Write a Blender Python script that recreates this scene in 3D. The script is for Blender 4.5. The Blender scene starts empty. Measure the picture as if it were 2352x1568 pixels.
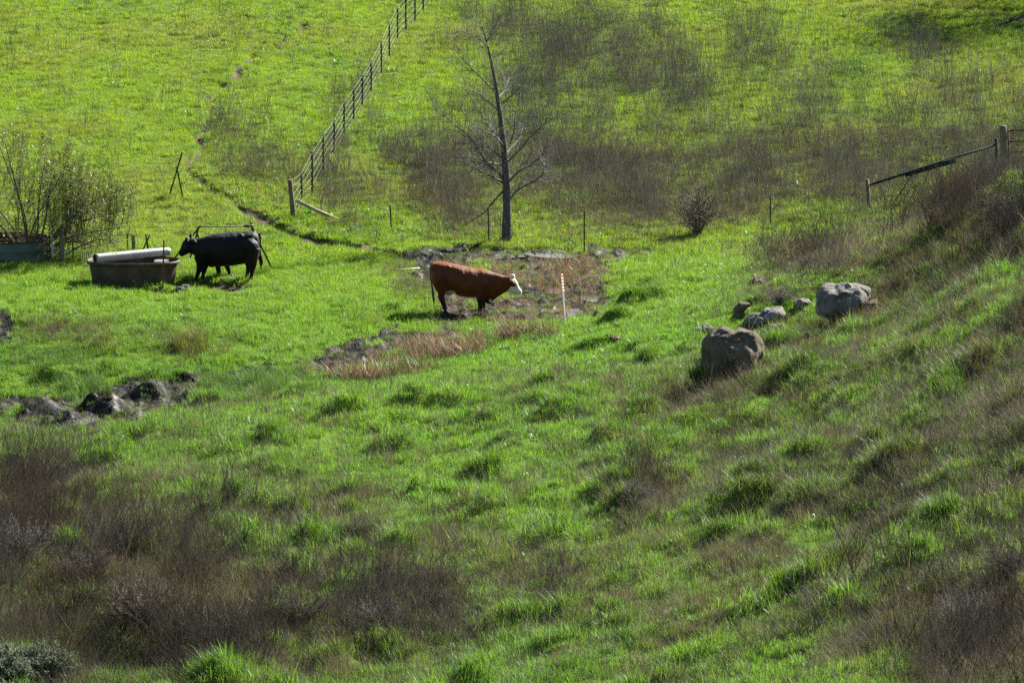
import bpy, bmesh, math, random
import numpy as np
from mathutils import Vector, Matrix, noise as mnoise

# ------------------------------------------------------------------ camera, sky, sun, exposure
R = math.radians
SC = bpy.context.scene
COL = SC.collection
CAM_H, PITCH, HFOV = 19.7, R(8.6), R(10.0)
FPX = 1176.0 / math.tan(HFOV / 2)            # focal length in pixels of a 2352 x 1568 picture
cam = bpy.data.cameras.new('camera')
cam.angle = HFOV
cam.sensor_fit = 'HORIZONTAL'
cam.clip_start, cam.clip_end = 0.5, 2000
cam_ob = bpy.data.objects.new('camera', cam)
COL.objects.link(cam_ob)
cam_ob.location = (0, 0, CAM_H)
cam_ob.rotation_euler = (R(90) - PITCH, 0, 0)
SC.camera = cam_ob

SUN_EL, SUN_AZ = R(36), R(42)                # azimuth measured from +Y towards +X
S = Vector((math.sin(SUN_AZ) * math.cos(SUN_EL), math.cos(SUN_AZ) * math.cos(SUN_EL), math.sin(SUN_EL)))
world = bpy.data.worlds.new('World')
SC.world = world
world.use_nodes = True
wn = world.node_tree.nodes
sky = wn.new('ShaderNodeTexSky')
sky.sky_type = 'NISHITA'
sky.sun_disc = False
sky.sun_elevation = SUN_EL
sky.sun_rotation = SUN_AZ
sky.altitude = 200
world.node_tree.links.new(sky.outputs[0], wn['Background'].inputs[0])
wn['Background'].inputs[1].default_value = 0.05
sun = bpy.data.lights.new('sun', 'SUN')
sun.energy = 5.0
sun.angle = R(0.5)
sun.color = (1.0, 0.95, 0.86)
sun_ob = bpy.data.objects.new('sun', sun)
COL.objects.link(sun_ob)
sun_ob.location = (60, 200, 120)
sun_ob.rotation_euler = S.to_track_quat('Z', 'Y').to_euler()
SC.view_settings.view_transform = 'Standard'
SC.view_settings.look = 'None'
SC.view_settings.gamma = 1
SC.view_settings.exposure = 1.85
cy = SC.cycles
cy.max_bounces = 6
cy.diffuse_bounces = 3
cy.glossy_bounces = 2
cy.transmission_bounces = 4
cy.use_denoising = False
cy.sample_clamp_indirect = 4

rng = np.random.default_rng(11)
random.seed(5)

# ------------------------------------------------------------------ picture <-> world
CP, SP = math.cos(PITCH), math.sin(PITCH)

def ray(u, v):
    a, b = (u - 1176) / FPX, (784 - v) / FPX
    return a, CP + b * SP, -SP + b * CP

def cpD(u, v, D):
    a, b, c = ray(u, v)
    t = D / b
    return a * t, D, CAM_H + c * t

def cpz(u, v, z):
    a, b, c = ray(u, v)
    t = (z - CAM_H) / c
    return a * t, b * t, z

def project(x, y, z):
    dz = z - CAM_H
    f = y * CP - dz * SP
    up = y * SP + dz * CP
    return 1176 + FPX * x / f, 784 - FPX * up / f

# ------------------------------------------------------------------ noise
def _hash(ix, iy, s):
    h = (ix.astype(np.int64) * 374761393 + iy.astype(np.int64) * 668265263 + s * 974634773) & 0xFFFFFFFF
    h = ((h ^ (h >> 13)) * 1274126177) & 0xFFFFFFFF
    h = h ^ (h >> 16)
    return (h & 0xFFFF) / 65535.0

def vnoise(x, y, s=0):
    x = np.asarray(x, float); y = np.asarray(y, float)
    ix, iy = np.floor(x), np.floor(y)
    fx, fy = x - ix, y - iy
    fx = fx * fx * fx * (fx * (fx * 6 - 15) + 10); fy = fy * fy * fy * (fy * (fy * 6 - 15) + 10)
    a = _hash(ix, iy, s); b = _hash(ix + 1, iy, s); c = _hash(ix, iy + 1, s); d = _hash(ix + 1, iy + 1, s)
    return (a + (b - a) * fx) * (1 - fy) + (c + (d - c) * fx) * fy

def fbm(x, y, s=0, o=3):
    r, amp, tot = 0, 1.0, 0
    for i in range(o):
        r = r + amp * (vnoise(x * 2 ** i + 17.3 * i, y * 2 ** i - 9.1 * i, s + i) - .5)
        tot += amp
        amp *= .5
    return r / tot * 2          # about -1..1

# ------------------------------------------------------------------ zones painted on the hillside (in the photograph's pixels)
def gauss(u, v, lst):
    r = np.zeros_like(u)
    for (cu, cv, su, sv, a) in lst:
        r = np.maximum(r, a * np.exp(-((u - cu) / su) ** 2 - ((v - cv) / sv) ** 2))
    return r

def inpoly(u, v, poly):
    inside = np.zeros(u.shape, bool)
    n = len(poly)
    for i in range(n):
        x1, y1 = poly[i]; x2, y2 = poly[(i + 1) % n]
        if y1 == y2:
            continue
        c = ((y1 > v) != (y2 > v)) & (u < (x2 - x1) * (v - y1) / (y2 - y1) + x1)
        inside ^= c
    return inside

def polydist(u, v, pts, vs=1.0):
    d = np.full(u.shape, 1e9)
    for (x1, y1), (x2, y2) in zip(pts[:-1], pts[1:]):
        dx, dy = x2 - x1, (y2 - y1) * vs
        t = np.clip(((u - x1) * dx + (v - y1) * vs * dy) / (dx * dx + dy * dy), 0, 1)
        d = np.minimum(d, np.hypot(u - x1 - t * dx, (v - y1) * vs - t * dy))
    return d

MUD = [
    [(890, 572), (1000, 563), (1200, 565), (1400, 564), (1515, 568), (1490, 588), (1425, 602), (1395, 640), (1405, 690), (1372, 728),
     (1300, 738), (1200, 742), (1000, 748), (1005, 690), (985, 650), (915, 636), (960, 600), (905, 590)],
    [(715, 845), (755, 800), (840, 764), (905, 750), (1000, 742), (1080, 765), (960, 795), (900, 805), (830, 838), (750, 862)],
    [(-60, 905), (120, 905), (200, 885), (330, 868), (440, 885), (450, 945), (340, 965), (210, 1000), (120, 1005), (0, 965), (-60, 960)],
    [(400, 880), (560, 842), (735, 815), (775, 838), (640, 870), (560, 885), (460, 915)],
    [(-60, 720), (45, 712), (40, 765), (30, 795), (-60, 800)],
]
TRAIL = [(700, 60), (650, 95), (595, 118), (560, 152), (520, 190), (487, 225), (480, 270), (468, 320), (440, 365), (436, 400), (500, 440),
         (560, 480), (620, 515), (680, 545), (760, 562), (905, 572)]

def masks(u, v, x, y):
    """mud, dirt (0..1) at ground points"""
    nu = u + 22 * fbm(x * .9, y * .9, 31) + 12 * fbm(x * 3, y * 3, 33)
    nv = v + 7 * fbm(x * .9, y * .9, 35) + 5 * fbm(x * 3, y * 3, 37)
    mud = np.zeros(u.shape)
    for p in MUD:
        mud = np.maximum(mud, inpoly(nu, nv, p).astype(float))
    # grass tufts keep growing inside the mud
    keep = fbm(x * 1.3, y * 1.0, 41) + .35 * fbm(x * 5, y * 5, 43)
    lim = np.where(v < 595, .6, np.where(v < 760, np.where(u > 1190, .62, .45), .66))
    mud *= (keep < lim)
    d = polydist(nu, nv, TRAIL, 1.5)
    w = np.where(v < 420, 13, 19) * (.8 + .9 * fbm(x * 1.2, y * 1.2, 45))
    dirt = np.clip((w - d) / 5, 0, 1)
    dirt = np.maximum(dirt, np.clip((1 - np.hypot((nu - 490) / 105, (nv - 656) / 13)) * 4, 0, 1))
    dirt = np.maximum(dirt, np.clip((1 - np.hypot((nu - 360) / 90, (nv - 672) / 7)) * 4, 0, 1))
    dirt = np.maximum(dirt, np.clip((1 - np.hypot((nu - 1565) / 42, (nv - 886) / 11)) * 4, 0, 1))
    return mud, dirt

# ------------------------------------------------------------------ terrain height
_cp = []
for u, v, z in [(-300, 660, .05), (100, 640, .05), (320, 665, 0), (520, 650, 0), (800, 640, 0), (1000, 690, -.05), (1150, 620, -.1),
                (1300, 620, -.12), (1160, 560, -.05), (1450, 580, -.1), (1330, 720, -.22), (1100, 720, -.15), (900, 780, -.35), (780, 830, -.5),
                (600, 865, -.65), (400, 915, -.8), (200, 940, -.9), (0, 930, -.95), (-200, 930, -1), (0, 760, -.2), (200, 780, -.25),
                (400, 780, -.2), (650, 760, -.1), (700, 505, .1), (300, 505, .12), (-200, 505, .15), (900, 525, 0), (1122, 550, 0), (1340, 560, 0), (1600, 525, .1),
                (1770, 515, .2), (1997, 501, .25), (2300, 400, .9), (2480, 385, 1.3)]:
    _cp.append(cpz(u, v, z))
for v, D in [(420, 155.5), (300, 163), (200, 170.5), (100, 178.5), (0, 187)]:
    for u in (-300, 200, 700, 1200, 1700, 2200, 2700):
        _cp.append(cpD(u, v, D + (1.2 if 900 < u < 1500 else 0)))
for u, v, D in [(1300, 750, 131), (1500, 760, 128), (1450, 650, 137.5), (1600, 600, 141.5), (1800, 560, 144), (1950, 530, 147), (1900, 600, 133),
                (1750, 660, 132), (2352, 420, 126), (2200, 480, 129), (2050, 545, 131), (2500, 350, 125), (2352, 700, 108.5), (2352, 1000, 94.5),
                (2352, 1300, 84), (2352, 1568, 76), (2000, 740, 122), (1930, 735, 123.5), (1680, 880, 117), (1900, 1000, 107), (1800, 1300, 93),
                (1800, 1568, 83), (1500, 900, 117), (1176, 1000, 112), (1176, 1300, 96.5), (1176, 1568, 86), (900, 900, 120), (600, 950, 118),
                (300, 1050, 113), (700, 1250, 100), (600, 1568, 88), (0, 1300, 97), (200, 1500, 91), (0, 1568, 88), (0, 1050, 114), (-300, 1200, 104),
                (-300, 1568, 90), (2700, 700, 103), (2700, 1200, 85)]:
    _cp.append(cpD(u, v, D))
_cp += [(11.3, 137, 2.2), (9.6, 139, 1.3), (14, 138, 2.9)]
for x in (-40, -15, 15, 45):
    _cp += [(x, 60, 4 + .04 * x), (x, 30, 9.5), (x, 0, 16.8), (x, -30, 18.0), (x, 215, 4.6), (x, 250, 8.0), (x, 320, 15)]
_cp += [(-45, 100, 1.5), (-45, 130, 0), (-45, 160, 1.2), (50, 100, 7), (50, 130, 7.5), (50, 160, 3.5)]
_cp = np.array(_cp)

def _tps(r2):
    return np.where(r2 > 1e-9, .5 * r2 * np.log(np.maximum(r2, 1e-9)), 0)

_n = len(_cp)
_K = _tps((_cp[:, None, 0] - _cp[None, :, 0]) ** 2 + (_cp[:, None, 1] - _cp[None, :, 1]) ** 2) + np.eye(_n) * 6.0
_P = np.c_[np.ones(_n), _cp[:, :2]]
_W = np.linalg.solve(np.block([[_K, _P], [_P.T, np.zeros((3, 3))]]), np.r_[_cp[:, 2], 0, 0, 0])

# hummocks of the foreground hillside
_mr = np.random.default_rng(77)
MOUNDS = []
for _ in range(400):
    y = _mr.uniform(78, 128)
    x = _mr.uniform(-.1 * y - 1, .1 * y + 1)
    if y > 118 and x < 1.0:
        continue
    MOUNDS.append((x, y, _mr.uniform(.16, .55), _mr.uniform(.05, .36)))
for (u, v, r, h) in [(130, 740, .4, .28), (560, 830, .35, .25), (340, 760, .4, .28), (90, 790, .45, .3), (600, 765, .35, .22), (480, 820, .4, .3), (250, 730, .3, .2), (150, 830, .4, .3), (900, 640, .3, .15), (300, 835, .35, .25), (1045, 1160, .42, .32), (1125, 1235, .40, .36), (960, 935, .45, .28), (1270, 1145, .3, .2), (1410, 1225, .5, .35), (660, 1240, .4, .3),
                     (620, 1080, .4, .25), (1080, 940, .35, .2), (1260, 905, .4, .22), (1480, 1010, .4, .2), (240, 1045, .4, .22), (1760, 1130, .4, .25),
                     (700, 800, .4, .25), (430, 790, .45, .35), (240, 790, .45, .35), (420, 740, .3, .2), (1470, 655, .45, .35), (1400, 715, .4, .3),
                     (1270, 1330, .5, .3), (1560, 1215, .5, .3), (1830, 980, .4, .25), (800, 1290, .4, .3)]:
    a, b, c = cpz(u, v, .6)
    MOUNDS.append((a, b, r, h))
MOUNDS = np.array(MOUNDS)
HOLES = [(*cpz(255, 1535, .8)[:2], .95, 1.0), (*cpz(480, 1320, .8)[:2], .45, .3), (*cpz(130, 1260, .8)[:2], .5, .35), (*cpz(1010, 1440, 1.0)[:2], .5, .3), (*cpz(2330, 560, 3.0)[:2], .8, .45), (*cpz(1560, 590, .25)[:2], .5, .25), (*cpz(1465, 665, .1)[:2], .4, .3)]

def base_height(x, y):
    x = np.asarray(x, float); y = np.asarray(y, float)
    z = _W[_n] + _W[_n + 1] * x + _W[_n + 2] * y
    for i in range(_n):
        z = z + _W[i] * _tps((x - _cp[i, 0]) ** 2 + (y - _cp[i, 1]) ** 2)
    return z

def height(x, y, fine=True):
    x = np.asarray(x, float); y = np.asarray(y, float)
    z = base_height(x, y)
    u, v = project(x, y, z)
    flat = np.clip((128 - y) / 12, 0, 1)                     # rougher on the near hill
    z = z + (.03 + .2 * flat) * fbm(x * .42, y * .3, 3, 3) + .20 * flat * (.5 - 1.6 * np.abs(fbm((x - .55 * y) * .42, (y + .4 * x) * .10, 9, 2))) + (.05 + .06 * flat) * fbm(x * 1.5, y * 1.2, 5, 2) + .055 * fbm(x * 3.4, y * 2.8, 7, 2)
    mx = np.zeros_like(z)
    for (a, b, r, h) in HOLES:
        z = z - h * np.exp(-(((x - a) / r) ** 2 + ((y - b) / (1.6 * r)) ** 2))
    x0, y0 = x, y
    x = x + .30 * fbm(x * 1.1, y * 1.1, 21, 2) + .16 * fbm(x * 3, y * 3, 25, 2); y = y + .4 * fbm(x * 1.1, y * 1.1, 23, 2) + .2 * fbm(x0 * 3, y * 3, 27, 2)
    for (a, b, r, h) in MOUNDS:
        m = (np.abs(x - a) < 3 * r) & (np.abs(y - b) < 3 * r)
        if m.any():
            mx[m] = np.maximum(mx[m], h * np.exp(-(((x[m] - a) ** 2 + (y[m] - b) ** 2) / (r * r)) ** 1.5))
    z = z + mx
    x, y = x0, y0
    if fine:
        mud, dirt = masks(u, v, x, y)
        rough = mud
        clod = np.abs(fbm(x * 7.2, y * 5.4, 51, 2))
        z = z + rough * (-.09 + .17 * clod + .03 * fbm(x * 2.2, y * 1.8, 55, 2)) - .15 * dirt
    return z

def ground(x, y):
    return float(height(np.array([float(x)]), np.array([float(y)]))[0])

def at(u, v, D=None):
    """first ground point seen at a pixel of the 2352 x 1568 photograph; with D the ground under that pixel's column at distance D"""
    if D is not None:
        x, y, _ = cpD(u, v, D)
        return Vector((x, y, ground(x, y)))
    a, b, c = ray(u, v)
    ys = np.arange(72, 225, .1)
    t = ys / b
    z = CAM_H + c * t
    g = height(a * t, ys)
    i = np.argmax(z <= g)
    return Vector((a * t[i], ys[i], float(g[i])))

# ------------------------------------------------------------------ object helpers
def tag(o, label=None, cat=None, group=None, kind=None):
    if label: o['label'] = label
    if cat: o['category'] = cat
    if group: o['group'] = group
    if kind: o['kind'] = kind
    return o

def empty(name, loc, rz=0, label=None, cat=None, group=None):
    o = bpy.data.objects.new(name, None)
    o.empty_display_size = .2
    COL.objects.link(o)
    o.location = loc
    o.rotation_euler = (0, 0, rz)
    return tag(o, label, cat, group)

class MB:
    def __init__(self):
        self.v, self.f = [], []
    def add(self, vs, fs):
        n = len(self.v)
        self.v += [tuple(p) for p in vs]
        self.f += [tuple(i + n for i in f) for f in fs]
        return self
    def box(self, c, s, rot=None):
        hx, hy, hz = s[0] / 2, s[1] / 2, s[2] / 2
        vs = [Vector((sx * hx, sy * hy, sz * hz)) for sx in (-1, 1) for sy in (-1, 1) for sz in (-1, 1)]
        if rot is not None:
            vs = [rot @ p for p in vs]
        c = Vector(c)
        return self.add([p + c for p in vs], [(0, 1, 3, 2), (4, 6, 7, 5), (0, 4, 5, 1), (2, 3, 7, 6), (0, 2, 6, 4), (1, 5, 7, 3)])
    def tube(self, pts, radii, n=6, cap=True, jit=0):
        pts = [Vector(p) for p in pts]
        if not hasattr(radii, '__len__'):
            radii = [radii] * len(pts)
        vs, fs = [], []
        d = (pts[1] - pts[0]).normalized()
        up = Vector((0, 0, 1)) if abs(d.z) < .9 else Vector((1, 0, 0))
        nrm = d.cross(up).normalized()
        for i, p in enumerate(pts):
            if i == 0: t = pts[1] - pts[0]
            elif i == len(pts) - 1: t = pts[-1] - pts[-2]
            else: t = pts[i + 1] - pts[i - 1]
            t.normalize()
            nrm = nrm - t * nrm.dot(t)
            if nrm.length < 1e-5:
                nrm = t.orthogonal()
            nrm.normalize()
            bn = t.cross(nrm)
            for k in range(n):
                a = 2 * math.pi * k / n
                r = radii[i] * (1 + (random.uniform(-jit, jit) if jit else 0))
                vs.append(p + (nrm * math.cos(a) + bn * math.sin(a)) * r)
        for i in range(len(pts) - 1):
            for k in range(n):
                fs.append((i * n + k, i * n + (k + 1) % n, (i + 1) * n + (k + 1) % n, (i + 1) * n + k))
        if cap:
            fs.append(tuple(range(n - 1, -1, -1)))
            fs.append(tuple((len(pts) - 1) * n + k for k in range(n)))
        return self.add(vs, fs)
    def build(self, name, mat, parent=None, smooth=True, loc=None):
        me = bpy.data.meshes.new(name)
        me.from_pydata(self.v, [], self.f)
        me.update()
        if smooth:
            me.polygons.foreach_set('use_smooth', [True] * len(me.polygons))
        if mat: me.materials.append(mat)
        o = bpy.data.objects.new(name, me)
        COL.objects.link(o)
        if parent: o.parent = parent
        if loc is not None: o.location = loc
        return o

def smooth_path(pts, k=4):
    """Catmull-Rom through the points"""
    P = [Vector(p) for p in pts]
    P = [P[0] * 2 - P[1]] + P + [P[-1] * 2 - P[-2]]
    out = []
    for i in range(1, len(P) - 2):
        for j in range(k):
            t = j / k
            a, b, c, d = P[i - 1], P[i], P[i + 1], P[i + 2]
            out.append(.5 * ((2 * b) + (c - a) * t + (2 * a - 5 * b + 4 * c - d) * t * t + (3 * b - a - 3 * c + d) * t ** 3))
    out.append(P[-2])
    return out

def lerp_list(vals, n):
    xs = np.linspace(0, len(vals) - 1, n)
    return list(np.interp(xs, range(len(vals)), vals))

# ------------------------------------------------------------------ materials
def new_mat(name):
    m = bpy.data.materials.new(name)
    m.use_nodes = True
    return m, m.node_tree.nodes, m.node_tree.links, m.node_tree.nodes['Principled BSDF']

def mat_noise(name, c1, c2, scale=8, rough=.8, bump=.3, bscale=None, c3=None, metallic=0, spec=.3, stretch=None, dist=.02):
    """two or three colours mixed by noise in object space, with a bump"""
    m, N, L, P = new_mat(name)
    tc = N.new('ShaderNodeTexCoord')
    src = tc.outputs['Object']
    if stretch:
        mp = N.new('ShaderNodeMapping'); mp.inputs['Scale'].default_value = stretch
        L.new(src, mp.inputs[0]); src = mp.outputs[0]
    nz = N.new('ShaderNodeTexNoise'); nz.inputs['Scale'].default_value = scale; nz.inputs['Detail'].default_value = 6
    L.new(src, nz.inputs['Vector'])
    cr = N.new('ShaderNodeValToRGB')
    cr.color_ramp.elements[0].position = .35; cr.color_ramp.elements[1].position = .65
    cr.color_ramp.elements[0].color = (*c1, 1); cr.color_ramp.elements[1].color = (*c2, 1)
    if c3:
        e = cr.color_ramp.elements.new(.5); e.color = (*c3, 1)
    L.new(nz.outputs[0], cr.inputs[0]); L.new(cr.outputs[0], P.inputs['Base Color'])
    P.inputs['Roughness'].default_value = rough
    P.inputs['Metallic'].default_value = metallic
    P.inputs['Specular IOR Level'].default_value = spec
    if bump:
        n2 = N.new('ShaderNodeTexNoise'); n2.inputs['Scale'].default_value = bscale or scale * 4; n2.inputs['Detail'].default_value = 5
        L.new(src, n2.inputs['Vector'])
        b = N.new('ShaderNodeBump'); b.inputs['Strength'].default_value = bump; b.inputs['Distance'].default_value = dist
        L.new(n2.outputs[0], b.inputs['Height']); L.new(b.outputs[0], P.inputs['Normal'])
    return m

def mat_blade(name, trans=.5, rough=.4, spec=.5, tcol=(1.25, 1.25, .7)):
    """thin plant blades; colour comes with every tuft (tint) and varies from blade to blade (bv)"""
    m, N, L, P = new_mat(name)
    at_ = N.new('ShaderNodeAttribute'); at_.attribute_type = 'INSTANCER'; at_.attribute_name = 'tint'
    bv = N.new('ShaderNodeAttribute'); bv.attribute_name = 'bv'
    mul = N.new('ShaderNodeMix'); mul.data_type = 'RGBA'; mul.blend_type = 'MULTIPLY'; mul.inputs[0].default_value = 1
    L.new(at_.outputs['Color'], mul.inputs[6]); L.new(bv.outputs['Color'], mul.inputs[7])
    L.new(mul.outputs[2], P.inputs['Base Color'])
    P.inputs['Roughness'].default_value = rough
    P.inputs['Specular IOR Level'].default_value = spec
    tr = N.new('ShaderNodeBsdfTranslucent')
    m2 = N.new('ShaderNodeMix'); m2.data_type = 'RGBA'; m2.blend_type = 'MULTIPLY'; m2.inputs[0].default_value = 1
    m2.inputs[7].default_value = (*tcol, 1); m2.clamp_result = False
    L.new(mul.outputs[2], m2.inputs[6]); L.new(m2.outputs[2], tr.inputs['Color'])
    mx = N.new('ShaderNodeMixShader'); mx.inputs[0].default_value = trans
    L.new(P.outputs[0], mx.inputs[1]); L.new(tr.outputs[0], mx.inputs[2])
    L.new(mx.outputs[0], N['Material Output'].inputs[0])
    return m

def mat_leaf(name, c1, c2, trans=.4, rough=.4, spec=.5):
    m, N, L, P = new_mat(name)
    g = N.new('ShaderNodeNewGeometry')
    cr = N.new('ShaderNodeValToRGB')
    cr.color_ramp.elements[0].color = (*c1, 1); cr.color_ramp.elements[1].color = (*c2, 1)
    L.new(g.outputs['Random Per Island'], cr.inputs[0]); L.new(cr.outputs[0], P.inputs['Base Color'])
    P.inputs['Roughness'].default_value = rough; P.inputs['Specular IOR Level'].default_value = spec
    tr = N.new('ShaderNodeBsdfTranslucent'); L.new(cr.outputs[0], tr.inputs['Color'])
    mx = N.new('ShaderNodeMixShader'); mx.inputs[0].default_value = trans
    L.new(P.outputs[0], mx.inputs[1]); L.new(tr.outputs[0], mx.inputs[2])
    L.new(mx.outputs[0], N['Material Output'].inputs[0])
    return m

M_TPOST = mat_noise('rusty dark steel', (.035, .033, .03), (.07, .055, .045), 14, .7, .2)
M_RUST = mat_noise('rust', (.10, .05, .03), (.18, .10, .06), 18, .85, .4)
M_WOOD = mat_noise('weathered wood', (.10, .075, .055), (.20, .15, .10), 9, .85, .6, 22, stretch=(3, 3, .35))
M_WOODL = mat_noise('pale wood', (.30, .20, .13), (.46, .36, .27), 9, .8, .5, 22, stretch=(.6, 3, 3))
M_WIRE = mat_noise('galvanised wire', (.2, .2, .195), (.30, .30, .29), 30, .6, 0, metallic=.3)
M_BARK = mat_noise('dark bark', (.06, .053, .047), (.15, .133, .12), 7, .9, 1.0, 16, stretch=(4, 4, 1), dist=.04)
M_TWIG = mat_noise('grey twigs', (.085, .078, .07), (.16, .148, .135), 9, .8, 0)
M_WSTEM = mat_noise('willow bark', (.06, .052, .035), (.14, .12, .08), 9, .8, 0)

# ------------------------------------------------------------------ ground
def make_ground():
    def axis(segs):
        out = []
        for a, b, st in segs:
            out += list(np.arange(a, b, st))
        return np.array(out + [segs[-1][1]])
    xs = axis([(-140, -40, 10), (-40, -22, 1.5), (-22, -12.6, .3), (-12.6, 4.5, .085), (4.5, 14, .16), (14, 22, .4), (22, 40, 2), (40, 160, 10)])
    ys = axis([(-40, 60, 4), (60, 78, 1), (78, 117, .22), (117, 153, .085), (153, 190, .25), (190, 230, 1), (230, 420, 8)])
    X, Y = np.meshgrid(xs, ys)
    x, y = X.ravel(), Y.ravel()
    z0 = height(x, y, False)
    u, v = project(x, y, z0)
    z = height(x, y)
    mud, dirt = masks(*project(x, y, base_height(x, y)), x, y)
    nx, ny = len(xs), len(ys)
    me = bpy.data.meshes.new('ground')
    i = np.arange(nx * ny).reshape(ny, nx)
    quads = np.stack([i[:-1, :-1], i[:-1, 1:], i[1:, 1:], i[1:, :-1]], -1).reshape(-1, 4)
    me.vertices.add(nx * ny); me.vertices.foreach_set('co', np.c_[x, y, z].astype(np.float32).ravel())
    me.loops.add(quads.size); me.loops.foreach_set('vertex_index', quads.ravel().astype(np.int32))
    me.polygons.add(len(quads)); me.polygons.foreach_set('loop_start', np.arange(0, quads.size, 4, dtype=np.int32))
    me.polygons.foreach_set('loop_total', np.full(len(quads), 4, np.int32))
    me.polygons.foreach_set('use_smooth', np.ones(len(quads), bool))
    me.update()
    for nm, arr in (('mud', mud), ('dirt', dirt)):
        a = me.attributes.new(nm, 'FLOAT', 'POINT'); a.data.foreach_set('value', arr.astype(np.float32))
    o = bpy.data.objects.new('ground', me); COL.objects.link(o)
    tag(o, kind='structure')
    m, N, L, P = new_mat('pasture soil')
    tc = N.new('ShaderNodeTexCoord')
    def nz(scale, det=6):
        n = N.new('ShaderNodeTexNoise'); n.inputs['Scale'].default_value = scale; n.inputs['Detail'].default_value = det
        L.new(tc.outputs['Object'], n.inputs['Vector']); return n.outputs[0]
    def ramp(fac, c1, c2, p1=.35, p2=.65):
        r = N.new('ShaderNodeValToRGB'); r.color_ramp.elements[0].color = (*c1, 1); r.color_ramp.elements[1].color = (*c2, 1)
        r.color_ramp.elements[0].position = p1; r.color_ramp.elements[1].position = p2
        L.new(fac, r.inputs[0]); return r.outputs[0]
    def mix(f, a, b):
        k = N.new('ShaderNodeMix'); k.data_type = 'RGBA'; L.new(f, k.inputs[0]); L.new(a, k.inputs[6]); L.new(b, k.inputs[7]); return k.outputs[2]
    def attr(n):
        k = N.new('ShaderNodeAttribute'); k.attribute_name = n; return k.outputs['Fac']
    turf = ramp(nz(3), (.05, .095, .008), (.08, .14, .012))
    soil = ramp(nz(9), (.048, .036, .024), (.115, .084, .056))
    mudc = ramp(nz(6), (.008, .007, .006), (.025, .021, .017))
    c = mix(attr('dirt'), turf, soil)
    c = mix(attr('mud'), c, mudc)
    L.new(c, P.inputs['Base Color'])
    wet = N.new('ShaderNodeMapRange'); L.new(nz(2.5), wet.inputs[0]); wet.inputs[1].default_value = .42; wet.inputs[2].default_value = .6
    wet.inputs[3].default_value = .85; wet.inputs[4].default_value = .42
    mr = N.new('ShaderNodeMapRange'); L.new(attr('mud'), mr.inputs[0]); mr.inputs[3].default_value = .95; L.new(wet.outputs[0], mr.inputs[4])
    P.inputs['Specular IOR Level'].default_value = .08
    L.new(mr.outputs[0], P.inputs['Roughness'])
    b = N.new('ShaderNodeBump'); b.inputs['Strength'].default_value = .7; b.inputs['Distance'].default_value = .05
    L.new(nz(14), b.inputs['Height']); L.new(b.outputs[0], P.inputs['Normal'])
    me.materials.append(m)
    return o

GROUND = make_ground()

# puddles: level sheets of water that the clods of mud rise through
def make_puddles():
    m, N, L, P = new_mat('muddy water')
    P.inputs['Base Color'].default_value = (.05, .045, .035, 1)
    P.inputs['Roughness'].default_value = .06
    P.inputs['Specular IOR Level'].default_value = .8
    n = N.new('ShaderNodeTexNoise'); n.inputs['Scale'].default_value = 5
    tc = N.new('ShaderNodeTexCoord'); L.new(tc.outputs['Object'], n.inputs['Vector'])
    b = N.new('ShaderNodeBump'); b.inputs['Strength'].default_value = .06; b.inputs['Distance'].default_value = .05
    L.new(n.outputs[0], b.inputs['Height']); L.new(b.outputs[0], P.inputs['Normal'])
    for (u, v, rx, ry, dz) in [(1060, 580, .75, .9, -.05), (1160, 577, .8, 1.2, -.045), (1290, 575, 1.0, 1.3, -.045), (1420, 580, .8, 1.0, -.06), (1335, 720, .55, .9, -.012), (1368, 690, .3, .9, -.012), (1290, 672, .4, .6, -.03),
                               (1090, 716, .6, .9, -.03), (1200, 668, .5, .7, -.05), (1250, 700, .5, .7, -.05), (250, 925, .8, .8, -.075), (420, 935, .45, .5, -.06)]:
        a, bb, _ = cpz(u, v, -.1 if v < 800 else -.85)
        gx, gy = np.meshgrid(np.linspace(a - rx * .9, a + rx * .9, 25), np.linspace(bb - ry * .9, bb + ry * .9, 25))
        hh = height(gx.ravel(), gy.ravel())
        c, dz = float(np.percentile(hh, 42)), 0
        k = 26
        vs = [(a + rx * math.cos(t) * (1 + .25 * math.sin(3 * t + u)), bb + ry * math.sin(t) * (1 + .2 * math.cos(2 * t + v)), c + dz)
              for t in [2 * math.pi * i / k for i in range(k)]]
        o = MB().add(vs, [tuple(range(k))]).build('puddle', m, smooth=False)
        tag(o, kind='structure')
make_puddles()

# ------------------------------------------------------------------ tufts of grass and weeds (stuff, instanced by geometry nodes)
def tuft_mesh(name, seed, n, rad, h, w, lean, bend, mat, segs=3, var=.35, taper='blade', up=0):
    r = np.random.default_rng(seed)
    V, F, B = [], [], []
    for _ in range(n):
        a = r.uniform(0, 2 * math.pi); q = rad * math.sqrt(r.uniform())
        p = Vector((q * math.cos(a), q * math.sin(a), -.02))
        az = r.uniform(0, 2 * math.pi)
        dirn = Vector((math.cos(az), math.sin(az), 0))
        side = Vector((-dirn.y, dirn.x, 0))
        ln = r.uniform(*h); ww = w * r.uniform(.7, 1.3)
        th = r.uniform(*lean); k = r.uniform(*bend)
        col = 1 + r.uniform(-var, var)
        hue = r.uniform(-.12, .12)
        base = len(V)
        for s in range(segs + 1):
            t = s / segs
            if taper == 'leaf': wd = ww * math.sin(math.pi * (.08 + .87 * t))
            else: wd = ww * (1 - t ** 1.7 * .92)
            V.append(p - side * wd * .5); V.append(p + side * wd * .5)
            B += [(col * (1 + hue), col, col * (1 - hue), 1)] * 2
            an = th + k * t
            p = p + (dirn * math.sin(an) + Vector((0, 0, 1)) * math.cos(an)) * (ln / segs)
        for s in range(segs):
            i = base + 2 * s
            F.append((i, i + 1, i + 3, i + 2))
    return _tmesh(name, V, F, B, mat)

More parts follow.
